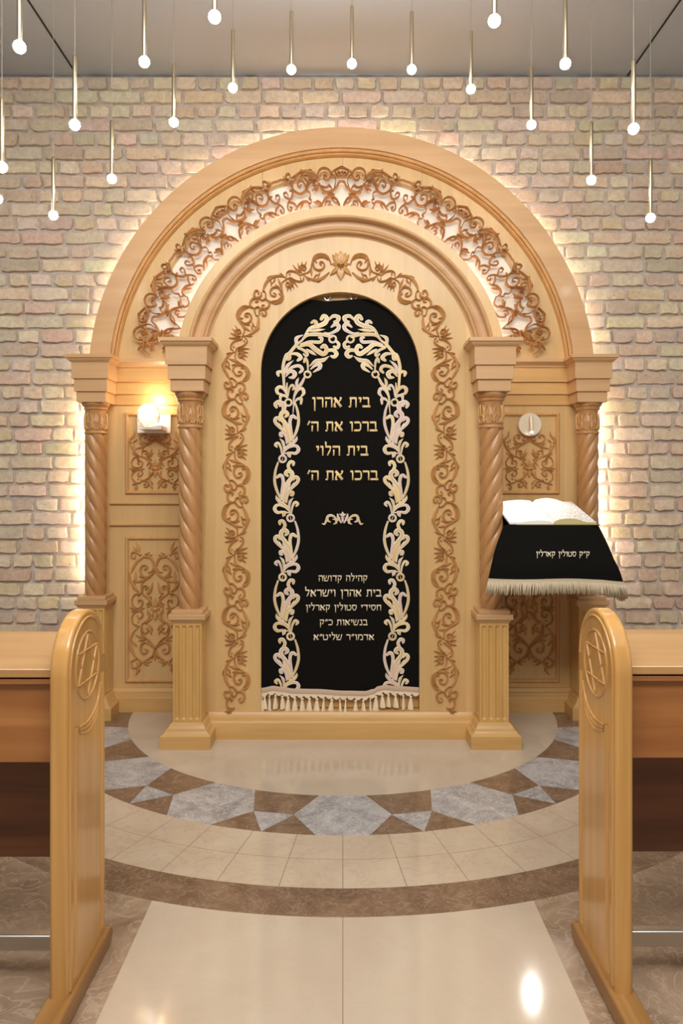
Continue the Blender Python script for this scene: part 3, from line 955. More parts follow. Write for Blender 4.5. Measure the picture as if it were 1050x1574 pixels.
# ------------------------------------------------------------------ open fretwork lattice of the tympanum
LAT = [
 ('S', [(930, 142), (880, 165), (800, 205)], [20, 24, 18]), ('D', 808, 207, 20),
 ('S', [(835, 205), (858, 250), (895, 274), (930, 258)], [18, 22, 22, 20]), ('D', 930, 215, 14), ('D', 930, 168, 14), ('S', [(868, 235), (885, 215), (905, 232)], 13),
 ('S', [(785, 230), (830, 280), (846, 345), (822, 430)], [12, 15, 15, 12]),
 ('S', [(930, 336), (892, 350), (862, 410), (812, 455), (742, 488), (680, 470), (642, 430), (620, 380)], [22, 30, 36, 40, 40, 36, 30, 20]),
 ('L', 790, 430, 735, 385, 26, .1), ('L', 730, 485, 655, 492, 24, 0),
 ('S', [(615, 315), (592, 250), (612, 190), (670, 160), (742, 178), (780, 240), (757, 308), (712, 324), (676, 285), (695, 255), (722, 272)], [18, 20, 22, 24, 26, 28, 28, 26, 24, 22, 18]),
 ('D', 630, 262, 18), ('D', 606, 322, 18),
 ('S', [(642, 400), (690, 420), (742, 405), (746, 380)], [20, 26, 22, 16]),
 ('L', 618, 365, 508, 466, 46, -.08), ('L', 610, 380, 560, 478, 34, -.05),
 ('S', [(440, 462), (470, 390), (520, 332), (570, 332), (592, 356)], [14, 16, 17, 17, 15]),
 ('S', [(600, 402), (545, 402), (520, 370), (547, 348), (560, 372)], [16, 18, 18, 17, 14]),
 ('S', [(604, 312), (545, 240), (455, 208), (352, 212)], [18, 42, 52, 30]), ('L', 380, 215, 345, 180, 26), ('L', 460, 190, 510, 190, 22), ('L', 380, 230, 350, 292, 26),
 ('S', [(350, 218), (290, 262), (225, 300)], [26, 36, 10]),
 ('S', [(275, 305), (242, 370), (242, 440), (282, 490), (342, 514), (400, 490), (424, 440), (402, 370), (360, 334), (320, 350), (308, 400), (340, 424), (354, 395)], [16, 20, 26, 32, 34, 34, 30, 26, 24, 24, 24, 22, 18]),
 ('S', [(440, 455), (440, 385), (468, 325), (466, 262)], [24, 36, 34, 12]), ('L', 450, 345, 398, 296, 28), ('L', 470, 325, 524, 288, 28),
 ('S', [(232, 415), (190, 388), (132, 342), (110, 288)], [24, 30, 30, 14]), ('S', [(205, 292), (190, 250), (152, 262), (142, 312), (180, 330)], [16, 20, 22, 22, 18]),
 ('S', [(160, 368), (92, 332), (0, 362)], [18, 18, 12]), ('L', 190, 390, 235, 330, 30),
 ('S', [(226, 420), (240, 480), (230, 560), (190, 602)], [26, 34, 34, 20]), ('S', [(192, 590), (132, 562), (112, 520), (150, 500), (172, 532)], [22, 22, 20, 18, 15]), ('L', 235, 470, 192, 476, 22),
 ('S', [(190, 612), (172, 660), (172, 720), (210, 745), (232, 710), (202, 698)], [18, 22, 24, 22, 20, 16]), ('S', [(198, 630), (262, 650), (302, 702), (270, 732)], [22, 28, 26, 12]),
 ('S', [(300, 712), (332, 652), (392, 622), (452, 622), (482, 680)], [20, 30, 36, 34, 16]), ('L', 390, 640, 340, 720, 30),
 ('S', [(430, 476), (480, 490), (490, 540), (470, 580), (505, 592), (495, 632), (468, 642)], [13, 16, 16, 15, 16, 16, 14]),
 ('S', [(822, 512), (740, 512)], [22, 22]), ('S', [(902, 652), (862, 582), (802, 545), (742, 545), (692, 582), (652, 642)], [20, 28, 36, 38, 36, 24]),
 ('L', 655, 650, 525, 618, 40), ('L', 640, 625, 568, 598, 28), ('S', [(700, 655), (712, 615), (755, 608), (770, 645), (735, 652)], [18, 20, 20, 18, 14]), ('L', 790, 560, 885, 648, 22, .1),
 ('L', 660, 660, 600, 690, 30), ('S', [(640, 660), (620, 720), (560, 750), (480, 700)], 22), ('S', [(860, 590), (900, 680), (930, 740)], 22), ('S', [(790, 660), (760, 740), (680, 780)], 22),
]
def thin(items, k):
    return [(it[0], it[1], [w * k for w in it[2]] if isinstance(it[2], list) else it[2] * k) if it[0] == 'S' else
            (it[0],) + tuple(it[1:5]) + (it[5] * k,) + tuple(it[6:]) if it[0] == 'L' else it for it in items]
LATW = thin(LAT, .78)
def make_lattice(parent):
    PY = PANEL_Y - .052
    k = PY / F
    X0, Y0 = 525.2, 585.0
    def pol_of(x, y):
        px, py = 420 + x / 8.75, 240 + y / 8.75
        dx, dy = px - 526.3, 585 - py
        return math.degrees(math.atan2(dx, dy)), math.hypot(dx, dy)          # angle from the top, radius
    def emb_for(side, star, d):
        def e(x, y, h):
            t, r = pol_of(x, y)
            a = math.radians(side * (star - d * t * 18 / 18.9))
            px, py = X0 + r * math.sin(a), Y0 - r * math.cos(a)
            return ((px - CX) * k, PY - h, H + (CY - py) * k)
        return e
    for side in (-1, 1):
        b = MB()
        for star, dirs in ((0, (1,)), (36, (-1, 1)), (72, (-1,))):
            for d in dirs:
                motif(b, LATW, emb_for(side, star, d), .016, skirt=.016)
        # last half unit above the capital, ending in a leaf tail
        end = LATW[:17] + LATW[-10:] + [('S', [(620, 320), (560, 330), (500, 300), (450, 290)], [30, 34, 26, 8]), ('D', 560, 420, 20)]
        motif(b, end, emb_for(side, 72, 1), .016, skirt=.016)
        b.build('carved_lattice', M['carved_dark'], parent, angle=80)
make_lattice(ark)

# ------------------------------------------------------------------ carvings on the wing panels
def mirror_items(items, ax):
    out = []
    for it in items:
        if it[0] == 'S':
            out.append(('S', [(2 * ax - x, y) for x, y in it[1]], it[2]))
        elif it[0] == 'L':
            out.append(('L', 2 * ax - it[1], it[2], 2 * ax - it[3], it[4], it[5]) + ((-it[6],) if len(it) > 6 else ()))
        else:
            out.append((it[0], 2 * ax - it[1]) + tuple(it[2:]))
    return out
UP = [
 ('S', [(530, 520), (470, 570), (400, 592), (332, 580), (287, 532), (292, 482), (340, 456), (380, 476), (370, 510), (342, 504)], [24, 26, 28, 28, 28, 26, 24, 22, 20, 18]),
 ('S', [(530, 492), (500, 538), (452, 545), (412, 530)], [26, 28, 26, 14]), ('S', [(522, 490), (480, 480), (440, 500)], [18, 24, 12]),
 ('S', [(530, 545), (442, 602), (362, 642), (322, 702), (312, 782)], [16, 22, 22, 20, 18]), ('L', 345, 640, 215, 684, 36), ('L', 335, 622, 268, 590, 24),
 ('S', [(140, 585), (128, 530), (185, 470), (200, 398)], [26, 38, 34, 8]), ('L', 175, 580, 242, 528, 28),
 ('S', [(108, 560), (150, 652), (212, 742), (292, 800)], [10, 26, 28, 20]), ('L', 205, 725, 178, 600, 42), ('L', 262, 790, 148, 750, 26),
 ('S', [(312, 792), (322, 732), (362, 712), (402, 722), (397, 760), (362, 764)], [18, 20, 20, 20, 18, 16]), ('L', 385, 815, 480, 680, 38, .1), ('L', 405, 822, 502, 740, 28, .1), ('L', 420, 832, 482, 862, 22),
 ('S', [(312, 802), (382, 832), (442, 882), (455, 950), (425, 1002)], [22, 28, 30, 28, 14]), ('D', 398, 950, 12), ('L', 440, 900, 395, 940, 24),
 ('S', [(262, 800), (192, 822), (150, 900), (170, 960), (240, 986), (310, 962), (322, 892), (272, 870), (245, 910), (276, 926)], [18, 20, 22, 22, 22, 22, 22, 20, 18, 16]),
 ('S', [(215, 810), (250, 815), (268, 840), (240, 855)], 16),
 ('L', 245, 992, 108, 1000, 34), ('L', 245, 1000, 362, 1005, 28), ('L', 240, 1000, 135, 1045, 26),
 ('S', [(235, 1022), (162, 1082), (160, 1160), (222, 1222)], [20, 22, 22, 18]), ('S', [(200, 1042), (262, 1015), (315, 1040), (325, 1085), (282, 1122), (245, 1092), (272, 1070)], [18, 22, 24, 24, 22, 20, 16]),
 ('S', [(342, 1192), (262, 1230), (202, 1242), (158, 1262)], [20, 22, 24, 10]), ('S', [(202, 1245), (242, 1300), (222, 1330), (200, 1305)], [16, 20, 20, 16]),
 ('S', [(332, 1192), (422, 1150), (442, 1082), (432, 1040)], [18, 30, 26, 10]), ('S', [(342, 1192), (422, 1222), (412, 1280), (362, 1292), (350, 1250), (382, 1252)], [18, 20, 20, 20, 18, 16]),
 ('L', 430, 1195, 492, 1332, 48), ('L', 430, 1150, 482, 1108, 26), ('L', 440, 1180, 500, 1250, 30), ('D', 255, 1165, 18), ('D', 310, 1180, 15), ('D', 300, 800, 18),
 ('L', 512, 1000, 440, 985, 52), ('L', 512, 980, 470, 905, 38), ('L', 512, 1035, 470, 1092, 38), ('L', 515, 1050, 450, 1130, 20),
]
UPC = [('L', 530, 970, 530, 852, 64), ('L', 530, 1040, 530, 1150, 64), ('D', 530, 1000, 34), ('L', 530, 960, 490, 1040, 30), ('L', 530, 960, 570, 1040, 30)]
LO = [
 ('L', 172, 195, 138, 82, 32, .1), ('L', 160, 180, 110, 130, 20), ('S', [(172, 202), (112, 182), (95, 230), (130, 246), (132, 215)], [16, 20, 20, 18, 14]), ('D', 182, 208, 18), ('D', 225, 226, 16),
 ('L', 222, 228, 308, 215, 22), ('L', 224, 216, 278, 188, 16),
 ('S', [(225, 236), (282, 240), (312, 282), (326, 345)], [16, 24, 26, 12]), ('S', [(212, 240), (150, 282), (112, 345), (95, 392)], [14, 28, 30, 10]),
 ('S', [(334, 345), (312, 400), (252, 436), (200, 412), (184, 360), (210, 320), (246, 322), (250, 352), (224, 360)], [18, 22, 24, 24, 24, 22, 20, 18, 15]), ('S', [(320, 340), (300, 380), (262, 390)], [14, 18, 8]),
 ('S', [(334, 372), (282, 430), (222, 472), (196, 522), (200, 590)], [14, 18, 18, 16, 14]), ('L', 232, 462, 138, 492, 28), ('L', 222, 440, 163, 428, 18),
 ('S', [(75, 395), (90, 470), (132, 542), (192, 600)], [8, 22, 24, 16]), ('L', 130, 510, 140, 376, 30), ('L', 165, 582, 103, 540, 16), ('L', 110, 490, 150, 440, 18),
 ('S', [(202, 600), (212, 542), (242, 522), (262, 542), (236, 560)], [14, 16, 16, 15, 13]), ('L', 250, 605, 307, 488, 30, .1), ('L', 265, 612, 308, 556, 20), ('L', 268, 620, 304, 652, 16),
 ('S', [(190, 602), (132, 612), (100, 670), (120, 730), (170, 746), (206, 710), (200, 670), (166, 670), (170, 695)], [14, 15, 16, 16, 16, 16, 15, 14, 12]), ('S', [(150, 605), (175, 612), (165, 632)], 11),
 ('L', 152, 755, 72, 745, 22), ('L', 158, 760, 228, 750, 20), ('L', 150, 765, 85, 785, 16),
 ('S', [(150, 772), (200, 782), (206, 830), (172, 850), (155, 818)], [14, 16, 18, 17, 13]), ('S', [(170, 776), (125, 795), (100, 845), (116, 902), (172, 930)], [14, 15, 16, 16, 13]), ('D', 163, 885, 11),
 ('S', [(215, 612), (272, 652), (290, 702), (255, 742)], [16, 24, 24, 12]), ('S', [(255, 760), (275, 805), (265, 862), (200, 912)], [12, 24, 24, 14]), ('L', 275, 690, 240, 720, 16), ('L', 270, 800, 245, 790, 16),
 ('L', 318, 765, 285, 745, 34), ('L', 320, 750, 298, 690, 24), ('L', 320, 790, 298, 840, 24),
 ('S', [(196, 922), (212, 982), (242, 1000), (266, 970), (242, 950)], [13, 15, 16, 15, 13]), ('L', 262, 915, 302, 1026, 32), ('L', 240, 912, 310, 852, 22, -.1), ('L', 280, 920, 312, 975, 20),
 ('S', [(190, 940), (202, 1012), (272, 1072), (334, 1150)], [12, 15, 17, 13]), ('L', 235, 1052, 133, 1020, 26), ('L', 240, 1062, 163, 1082, 18),
 ('S', [(334, 1160), (292, 1120), (232, 1090), (190, 1130), (200, 1190), (242, 1202), (257, 1170), (230, 1160)], [14, 20, 22, 22, 22, 20, 18, 15]), ('S', [(334, 1160), (312, 1222), (222, 1292)], [14, 18, 16]),
 ('S', [(172, 935), (112, 1000), (82, 1090), (100, 1172), (142, 1244)], [10, 22, 32, 30, 12]), ('L', 105, 1080, 152, 1135, 20), ('L', 130, 985, 100, 1000, 20), ('L', 95, 1040, 72, 1120, 18),
 ('S', [(140, 1240), (190, 1290), (170, 1330), (150, 1300)], [14, 17, 17, 13]), ('S', [(140, 1262), (92, 1290), (110, 1342), (160, 1342), (200, 1302)], [16, 20, 22, 20, 14]), ('L', 162, 1345, 135, 1428, 26, -.1), ('L', 170, 1345, 180, 1390, 16),
 ('L', 215, 1290, 303, 1290, 24), ('L', 215, 1300, 270, 1330, 16), ('D', 334, 1158, 13), ('L', 320, 1180, 300, 1270, 20),
]
LOC = [('L', 334, 740, 334, 645, 44), ('L', 334, 790, 334, 885, 44), ('D', 334, 765, 24), ('L', 334, 1180, 334, 1284, 34), ('S', [(334, 380), (334, 350)], 12)]
wings = [o for o in ark.children if o.name.startswith('wing_panel')]
for s, wing in zip((-1, 1), wings):
    cpx = 527 + (s * 1.243 + AX + (.004 if s > 0 else .012)) * F / PANEL_Y
    for items, mid, ax, sc, oy in ((UP, UPC, 530, 10.5, 625), (LO, LOC, 334, 6.558, 820)):
        b = MB()
        e = lambda x, y, h: flat(PANEL_Y)(cpx + (x - ax) / sc, oy + y / sc, h)
        motif(b, thin(items, 1.12), e, .015); motif(b, thin(mirror_items(items, ax), 1.12), e, .015); motif(b, mid, e, .015)
        b.build('carved_scrollwork', M['carved'], wing, angle=80)

# ================================================================== CURTAIN
CU_Y = 4.372
curtain = thing('ark_curtain', 'black velvet curtain with embroidered vines and gold lettering in the arched doorway', 'curtain', (NX, CU_Y, .2))
ck = CU_Y / F
HEM = [(398, 1059), (402.7, 1058), (420.7, 1055), (433.6, 1056.7), (452.8, 1059.3), (485, 1059.8), (530, 1062.5), (561, 1063), (573.8, 1060), (581.6, 1055.5), (591.8, 1053.5), (608.5, 1055.4), (650, 1057.4)]
def hem(px):
    for (a, ya), (c, yc) in zip(HEM[:-1], HEM[1:]):
        if px <= c:
            t = (px - a) / (c - a)
            t = t * t * (3 - 2 * t)
            return ya + (yc - ya) * t
    return HEM[-1][1]
def wave(px):
    return .003 * math.sin(px * .21) + .002 * math.sin(px * .083 + 1)
b = MB()
rows = []
for i in range(41):
    t = i / 40
    row = []
    for j in range(62):
        px = 400.5 + 245 * j / 61
        top = 461.5 + 1.1 * math.sin(px * .077) + .8 * math.sin(px * .031)
        # the upper corners follow the arch, out of sight behind its edge
        dx = abs(px - 523) / 123
        top = max(top, 566 - 126 * math.sqrt(max(0, 1 - min(1, dx * .985) ** 2)))
        py = top + (hem(px) + 3 - top) * t
        x, y, z = flat(CU_Y)(px, py, wave(px) * (.3 + .7 * t))
        row.append((x, y, z))
    rows.append(row)
b.grid(rows)
cloth = b.build('velvet_cloth', M['velvet'], curtain, sharp=False)
# braid band with scalloped edge along the hem
b = MB()
for part in range(1):
    xs = [401 + 243 * j / 240 for j in range(241)]
    up = [hem(x) - 1.5 for x in xs]
    lo = [hem(x) + 6.5 for x in xs]
    sc = [hem(x) + 7.5 + 5.2 * math.sqrt(abs(math.sin(PI * (x - 401) / 11.05))) for x in xs]
    f0 = flat(CU_Y)
    b.grid([[f0(x, y, .009) for x, y in zip(xs, up)], [f0(x, (y + q) / 2, .014) for x, y, q in zip(xs, up, lo)], [f0(x, y, .010) for x, y in zip(xs, lo)]], 0)
    b.grid([[f0(x, y, .0095) for x, y in zip(xs, lo)], [f0(x, y, .0095) for x, y in zip(xs, sc)]], 1)
b.build('hem_braid', [M['braid'], M['tassel']], curtain)
# tassels
TAS = [402, 406.5, 414, 423.5, 434, 443.2, 453.5, 464.4, 475.7, 487.3, 497.8, 510.7, 522.3, 531.5, 546.9, 558.4, 569.4, 578.1, 587.3, 597, 607.9, 620.1, 631.5]
b = MB()
prof = [(.0015, 0), (.0015, -.010), (.0055, -.0115), (.0068, -.017), (.0055, -.0215), (.0036, -.0235), (.0052, -.028), (.0078, -.045), (.0105, -.070), (.0128, -.094), (.0120, -.099), (.002, -.0995)]
nn = 18
b.grid([[((r * (1 + (.10 if j % 2 and i > 6 else 0))) * math.cos(2 * PI * j / nn), r * .75 * math.sin(2 * PI * j / nn), z) for j in range(nn)] for i, (r, z) in enumerate(prof)], close_u=True)
rnd = random.Random(5)
tas0 = None
for i, px in enumerate(TAS):
    if tas0 is None:
        o = tas0 = b.build('tassel', M['tassel'], None, origin=(0, 0, 0), angle=50)
    else:
        o = tas0.copy(); COL.objects.link(o)
    o.parent = curtain
    p = P(px, hem(px) + 10.5, CU_Y - .012)
    o.location = p - Vector(curtain.location)
    o.rotation_euler = (0, rnd.uniform(-.06, .06) + (.28 if i == 13 else .15 if i in (11, 12) else 0), rnd.uniform(0, 3))
    q = rnd.uniform(.9, 1.08)
    o.scale = (1.45 * q * rnd.uniform(.85, 1.1), 1.1 * q, q * (.93 if i < 6 or i > 17 else 1.02))
# rings it hangs by
for px in (503, 543.5):
    b = MB()
    pts = [flat(4.385)(px + 5.0 * math.cos(t), 454.5 - 7 * math.sin(t), 0) for t in [2 * PI * k / 16 for k in range(17)]]
    b.tube(pts, .0042, 8, caps=False)
    b.build('hanging_ring', M['silver_ring'], curtain)

# embroidery
rnd = random.Random(3)
def thread_mats():
    c = rnd.choice([1, 1, 2, 2, 3])
    return [0, 0, c, c, 0, 0] if rnd.random() < .75 else [0, c, c, c, c, 0]
EMBM = [M['cream'], M['tan'], M['rose'], M['gold']]
UNIT = [
 ('S', [(212, 132), (165, 290), (150, 480), (190, 650), (262, 815)], [34, 48, 54, 54, 34]),
 ('S', [(262, 820), (290, 660), (310, 490), (290, 395), (250, 372), (198, 408)], [40, 60, 62, 66, 66, 50]),
 ('S', [(340, 850), (372, 700), (470, 602), (568, 505), (588, 435), (542, 402), (500, 448)], [50, 60, 60, 66, 66, 64, 46]), ('L', 430, 655, 520, 482, 34),
 ('S', [(370, 880), (390, 745), (430, 692), (488, 690), (482, 738), (452, 742)], [30, 46, 56, 60, 52, 40]),
 ('S', [(320, 852), (342, 700), (420, 542)], [60, 90, 60]),
 ('S', [(300, 812), (312, 642), (402, 502), (474, 402), (462, 315), (392, 292), (350, 340), (392, 380)], [50, 74, 84, 86, 84, 78, 66, 50]),
 ('S', [(432, 272), (402, 195), (442, 122), (500, 132), (496, 180)], [60, 62, 64, 60, 46]),
 ('S', [(440, 1082), (382, 962), (252, 872), (192, 802), (178, 745)], [20, 56, 64, 54, 10]),
 ('S', [(432, 1062), (342, 962), (202, 922), (150, 992), (202, 1062), (302, 1052), (420, 1070)], [16, 36, 56, 72, 60, 44, 18]), ('L', 345, 1045, 300, 1148, 76),
 ('S', [(440, 1082), (420, 950), (442, 852), (498, 788)], [22, 44, 56, 10]),
 ('S', [(462, 1082), (480, 952), (530, 872), (582, 902), (552, 942)], [20, 42, 54, 54, 36]),
]
TOPV = [
 ('S', [(220, 1125), (210, 950), (202, 830), (240, 682), (290, 640), (382, 530), (452, 470)], [30, 38, 40, 44, 44, 44, 20]),
 ('S', [(442, 490), (522, 402), (642, 388), (742, 392), (852, 420)], [22, 44, 52, 46, 40]),
 ('S', [(462, 472), (562, 312), (692, 272), (772, 230), (790, 170), (750, 142), (718, 182)], [18, 44, 62, 66, 62, 58, 46]), ('L', 560, 345, 772, 320, 42),
 ('S', [(632, 275), (652, 232), (622, 212), (588, 232)], [40, 46, 46, 36]), ('S', [(382, 530), (385, 440), (472, 397)], [36, 54, 10]),
 ('S', [(815, 195), (880, 142), (950, 160), (932, 210), (890, 220)], [24, 48, 56, 54, 30]), ('S', [(755, 360), (832, 376), (930, 330), (952, 280), (912, 250), (852, 290)], [10, 30, 50, 56, 56, 24]),
 ('S', [(920, 480), (952, 520), (932, 570), (888, 552)], [34, 46, 48, 34]), ('S', [(442, 522), (562, 490), (700, 492), (724, 442), (688, 430)], [24, 42, 46, 46, 32]),
 ('S', [(402, 562), (542, 522), (642, 592), (742, 652), (790, 602), (760, 540), (720, 562)], [30, 56, 66, 64, 60, 56, 42]), ('S', [(802, 605), (880, 602), (922, 650), (890, 690), (850, 680)], [40, 52, 60, 52, 30]),
 ('L', 520, 590, 655, 672, 44), ('S', [(402, 572), (482, 602), (532, 652), (512, 680), (480, 652)], [24, 38, 36, 32, 24]), ('S', [(302, 650), (392, 652), (442, 702), (402, 738)], [24, 48, 56, 36]),
 ('S', [(255, 720), (285, 715), (285, 670), (258, 660)], [40, 52, 56, 50]),
 ('L', 222, 922, 345, 735, 50, -.12), ('S', [(232, 912), (322, 832), (422, 812), (462, 862), (428, 902)], [18, 40, 46, 46, 32]), ('S', [(242, 950), (302, 882), (362, 912), (342, 962), (288, 968)], [20, 48, 62, 54, 22]),
 ('S', [(215, 950), (182, 892), (132, 902), (142, 942)], [18, 40, 48, 34]), ('S', [(540, 905), (532, 762), (502, 712), (488, 760)], [18, 32, 38, 32]),
 ('S', [(562, 815), (640, 745), (740, 735), (822, 682)], [14, 44, 58, 8]), ('S', [(575, 855), (642, 800), (702, 792), (692, 842), (612, 895)], [18, 46, 54, 52, 18]),
 ('S', [(492, 968), (442, 1062), (368, 1125)], [30, 44, 30]), ('L', 388, 1095, 415, 966, 44, -.1), ('R', 870, 452, 46, 28), ('R', 533, 925, 42, 26),
]
MIDV = [
 ('S', [(392, 262), (342, 132), (262, 60), (190, 102), (212, 182), (285, 190)], [20, 44, 62, 72, 56, 20]), ('S', [(392, 242), (372, 120), (382, -10)], [18, 44, 24]),
 ('S', [(402, 242), (422, 92), (472, 30), (512, 62), (490, 110)], [18, 36, 52, 50, 36]), ('S', [(372, 262), (332, 222), (262, 232), (258, 302)], [24, 50, 60, 36]),
 ('S', [(305, 520), (312, 420), (242, 340), (162, 380), (185, 440)], [60, 72, 84, 74, 50]), ('S', [(490, 560), (502, 420), (512, 250), (562, 110), (650, -10)], [14, 26, 40, 52, 40]),
 ('S', [(520, 242), (582, 122), (660, 92), (692, 172), (642, 242)], [20, 46, 64, 66, 30]), ('S', [(520, 352), (572, 290), (642, 282), (640, 372)], [20, 46, 64, 40]), ('R', 405, 350, 60, 36),
]
EAX = 525.0
for sg in (-1, 1):
    b = MB()
    fz = flat(CU_Y)
    fx = (lambda px: px) if sg < 0 else (lambda px: 2 * EAX - px)
    hh = .0028
    lf = .0075
    motif(b, TOPV, lambda x, y, h: fz(fx(412 + x / 8.75), 470 + y / 8.75, h), hh, CORD, thread_mats, lift=lf)
    motif(b, MIDV, lambda x, y, h: fz(fx(410 + x / 12.11), 590 + y / 12.11, h), hh, CORD, thread_mats, lift=lf)
    for u in range(5):
        y0 = 614.6 + 90.8 * u
        mir = u % 2 == 0
        e = lambda x, y, h: fz(fx(410 + ((744 - x) if mir else x) / 12.11), y0 - 65 / 12.11 + y / 12.11, h)
        items = list(UNIT)
        if u > 0:
            items = items + [('R', 298, 65, 62, 40), ('S', [(290, 90), (305, 40)], [16, 10])]
        motif(b, items, e, hh, CORD, thread_mats, lift=lf)
    b.build('embroidered_vine', EMBM, curtain, angle=80)
b = MB()
SML = [('S', [(80, 360), (130, 372), (170, 292), (205, 200), (282, 178), (352, 212), (402, 272), (432, 292)], [20, 40, 50, 60, 56, 44, 36, 20]), ('S', [(202, 225), (210, 300), (255, 322)], [40, 44, 34]),
       ('S', [(312, 262), (382, 272), (392, 340), (328, 374)], [16, 50, 54, 12]), ('S', [(422, 150), (440, 232), (502, 342)], [30, 62, 30]), ('L', 535, 195, 458, 138, 46), ('S', [(535, 225), (490, 225)], [30, 16])]
e = lambda x, y, h: flat(CU_Y)(490 + x / 14.58, 780 + y / 14.58, h)
motif(b, SML, e, .0028, CORD, thread_mats, lift=.0075); motif(b, mirror_items(SML, 535), e, .0028, CORD, thread_mats, lift=.0075)
motif(b, [('L', 535, 200, 535, 92, 64), ('L', 535, 230, 535, 338, 60)], e, .0028, CORD, thread_mats, lift=.008)
b.build('embroidered_crest', EMBM, curtain, angle=80)

# Hebrew letters: strokes (x0, y0, x1, y1, width) on a unit body, y up
T, t = .21, .125
GL = {
 'ב': (.74, [(.06, .90, .56, .90, T), (.53, .95, .55, .12, t), (.02, .10, .70, .10, T), (.07, 1.0, .10, .85, .1)]),
 'י': (.38, [(.06, .90, .30, .90, T), (.27, .92, .20, .48, t)]),
 'ת': (.82, [(.10, .90, .70, .90, T), (.66, .95, .66, .0, t), (.22, .88, .20, .12, t), (.03, .08, .22, .08, T * .8)]),
 'א': (.80, [(.08, .95, .68, .06, T * 1.05), (.66, 1.0, .62, .72, t * 1.3), (.62, .74, .44, .50, t), (.20, .66, .12, .34, t), (.12, .36, .10, .06, t * 1.2), (.06, .06, .26, .06, t)]),
 'ה': (.78, [(.05, .90, .68, .90, T), (.65, .95, .65, 0, t), (.17, .62, .15, 0, t)]),
 'ר': (.68, [(.05, .90, .56, .90, T), (.55, .95, .55, 0, t), (.06, 1, .09, .86, .1)]),
 'ן': (.40, [(.05, .90, .28, .90, T), (.26, .94, .26, -.34, t)]),
 'כ': (.70, [(.05, .90, .50, .90, T), (.50, .92, .60, .72, t), (.60, .74, .60, .26, t), (.60, .28, .50, .08, t), (.03, .10, .52, .10, T)]),
 'ו': (.40, [(.05, .90, .28, .90, T), (.26, .94, .26, 0, t)]),
 'ל': (.66, [(.08, 1.40, .16, 1.22, t * 1.2), (.13, 1.28, .13, .90, t), (.08, .90, .56, .90, T), (.54, .92, .50, .55, t), (.50, .57, .26, .02, t)]),
 'ק': (.76, [(.05, .90, .66, .90, T), (.63, .92, .58, .48, t), (.58, .50, .38, .16, t), (.17, .62, .17, -.34, t)]),
 'ד': (.76, [(.04, .90, .72, .90, T), (.57, .94, .57, 0, t), (.06, 1, .09, .86, .1)]),
 'ש': (.92, [(.08, 1.0, .14, .12, t), (.12, .09, .66, .09, T * .9), (.82, 1.0, .66, .12, t), (.47, 1.0, .40, .60, t), (.40, .62, .18, .34, t), (.05, .95, .2, .95, t), (.76, .95, .9, .95, t)]),
 'ח': (.80, [(.05, .90, .70, .90, T), (.66, .95, .66, 0, t), (.16, .95, .16, 0, t)]),
 'ס': (.80, [(.05, .90, .66, .90, T), (.66, .92, .68, .50, t), (.68, .52, .52, .10, t), (.54, .08, .24, .08, T * .8), (.26, .10, .12, .45, t), (.12, .43, .14, .90, t)]),
 'ט': (.80, [(.10, 1.0, .10, .14, t), (.08, .09, .62, .09, T * .9), (.62, .10, .70, .55, t), (.70, .53, .62, .92, t), (.66, .92, .40, .86, T * .7)]),
 'מ': (.82, [(.08, 1.0, .22, .72, t), (.20, .76, .08, .02, t), (.24, .88, .62, .90, T), (.62, .92, .72, .62, t), (.72, .64, .72, .08, t), (.40, .09, .76, .09, T * .85)]),
 'נ': (.52, [(.14, .90, .38, .90, T), (.36, .94, .38, .10, t), (.05, .10, .42, .10, T)]),
 '׳': (.34, [(.28, 1.05, .10, .62, t)]),
 '״': (.52, [(.24, 1.05, .10, .66, t), (.44, 1.05, .30, .66, t)]),
 ' ': (.50, []),
}
def letters(text, x0, x1, ytop, ybase, emb, h, lift):
    """right to left line of letters between x0 and x1 (photograph-sized units)"""
    b, words = MB(), []
    tot = sum(GL[c][0] for c in text)
    sx = (x1 - x0) / tot
    sy = ybase - ytop
    cur = x1
    for c in text:
        adv, ss = GL[c]
        if c == ' ':
            words.append(b); b = MB()
        cur -= adv * sx
        for q, (ax, ay, bx, by, w) in enumerate(ss):
            A = Vector((cur + ax * sx, ybase - ay * sy)); B = Vector((cur + bx * sx, ybase - by * sy))
            d = (B - A).normalized(); n = Vector((-d.y, d.x))
            wd = w * (sy if abs(d.x) > abs(d.y) else sx) * (.98 if abs(d.x) > abs(d.y) else 1.0)
            n *= wd / 2
            lv = lift + q * .00004
            b.add([emb(*(A + n), lv), emb(*(B + n), lv), emb(*(B - n), lv), emb(*(A - n), lv),
                   emb(*(A + n * .5), lv + h), emb(*(B + n * .5), lv + h), emb(*(B - n * .5), lv + h), emb(*(A - n * .5), lv + h)],
                  [(4, 5, 6, 7), (0, 1, 5, 4), (1, 2, 6, 5), (2, 3, 7, 6), (3, 0, 4, 7)], 0, False)
    return words + [b]
LINES = [('בית אהרן', 479.3, 570, 610.7, 626.5), ('ברכו את ה׳', 471.3, 580.9, 648, 663.3), ('בית הלוי', 485.0, 566.9, 685.3, 700.6), ('ברכו את ה׳', 471.3, 582.2, 723.3, 738.2),
         ('קהילה קדושה', 489.3, 565.3, 884.2, 893.4), ('בית אהרן וישראל', 468.5, 586.9, 906, 916.8), ('חסידי סטולין קארלין', 469.8, 586.6, 929.3, 938.2), ('בנשיאות כ״ק', 491.0, 565.5, 952, 960.9), ('אדמו״ר שליט״א', 481.8, 575.5, 974.7, 983.6)]
for i, (tx, x0, x1, yt, yb) in enumerate(LINES):
    for bb in letters(tx, x0, x1, yt, yb, lambda x, y, h: flat(CU_Y)(x, y, h), .002, .0075):
        bb.build('embroidered_word', M['gold'] if i < 4 else M['ivory'], curtain, sharp=False)

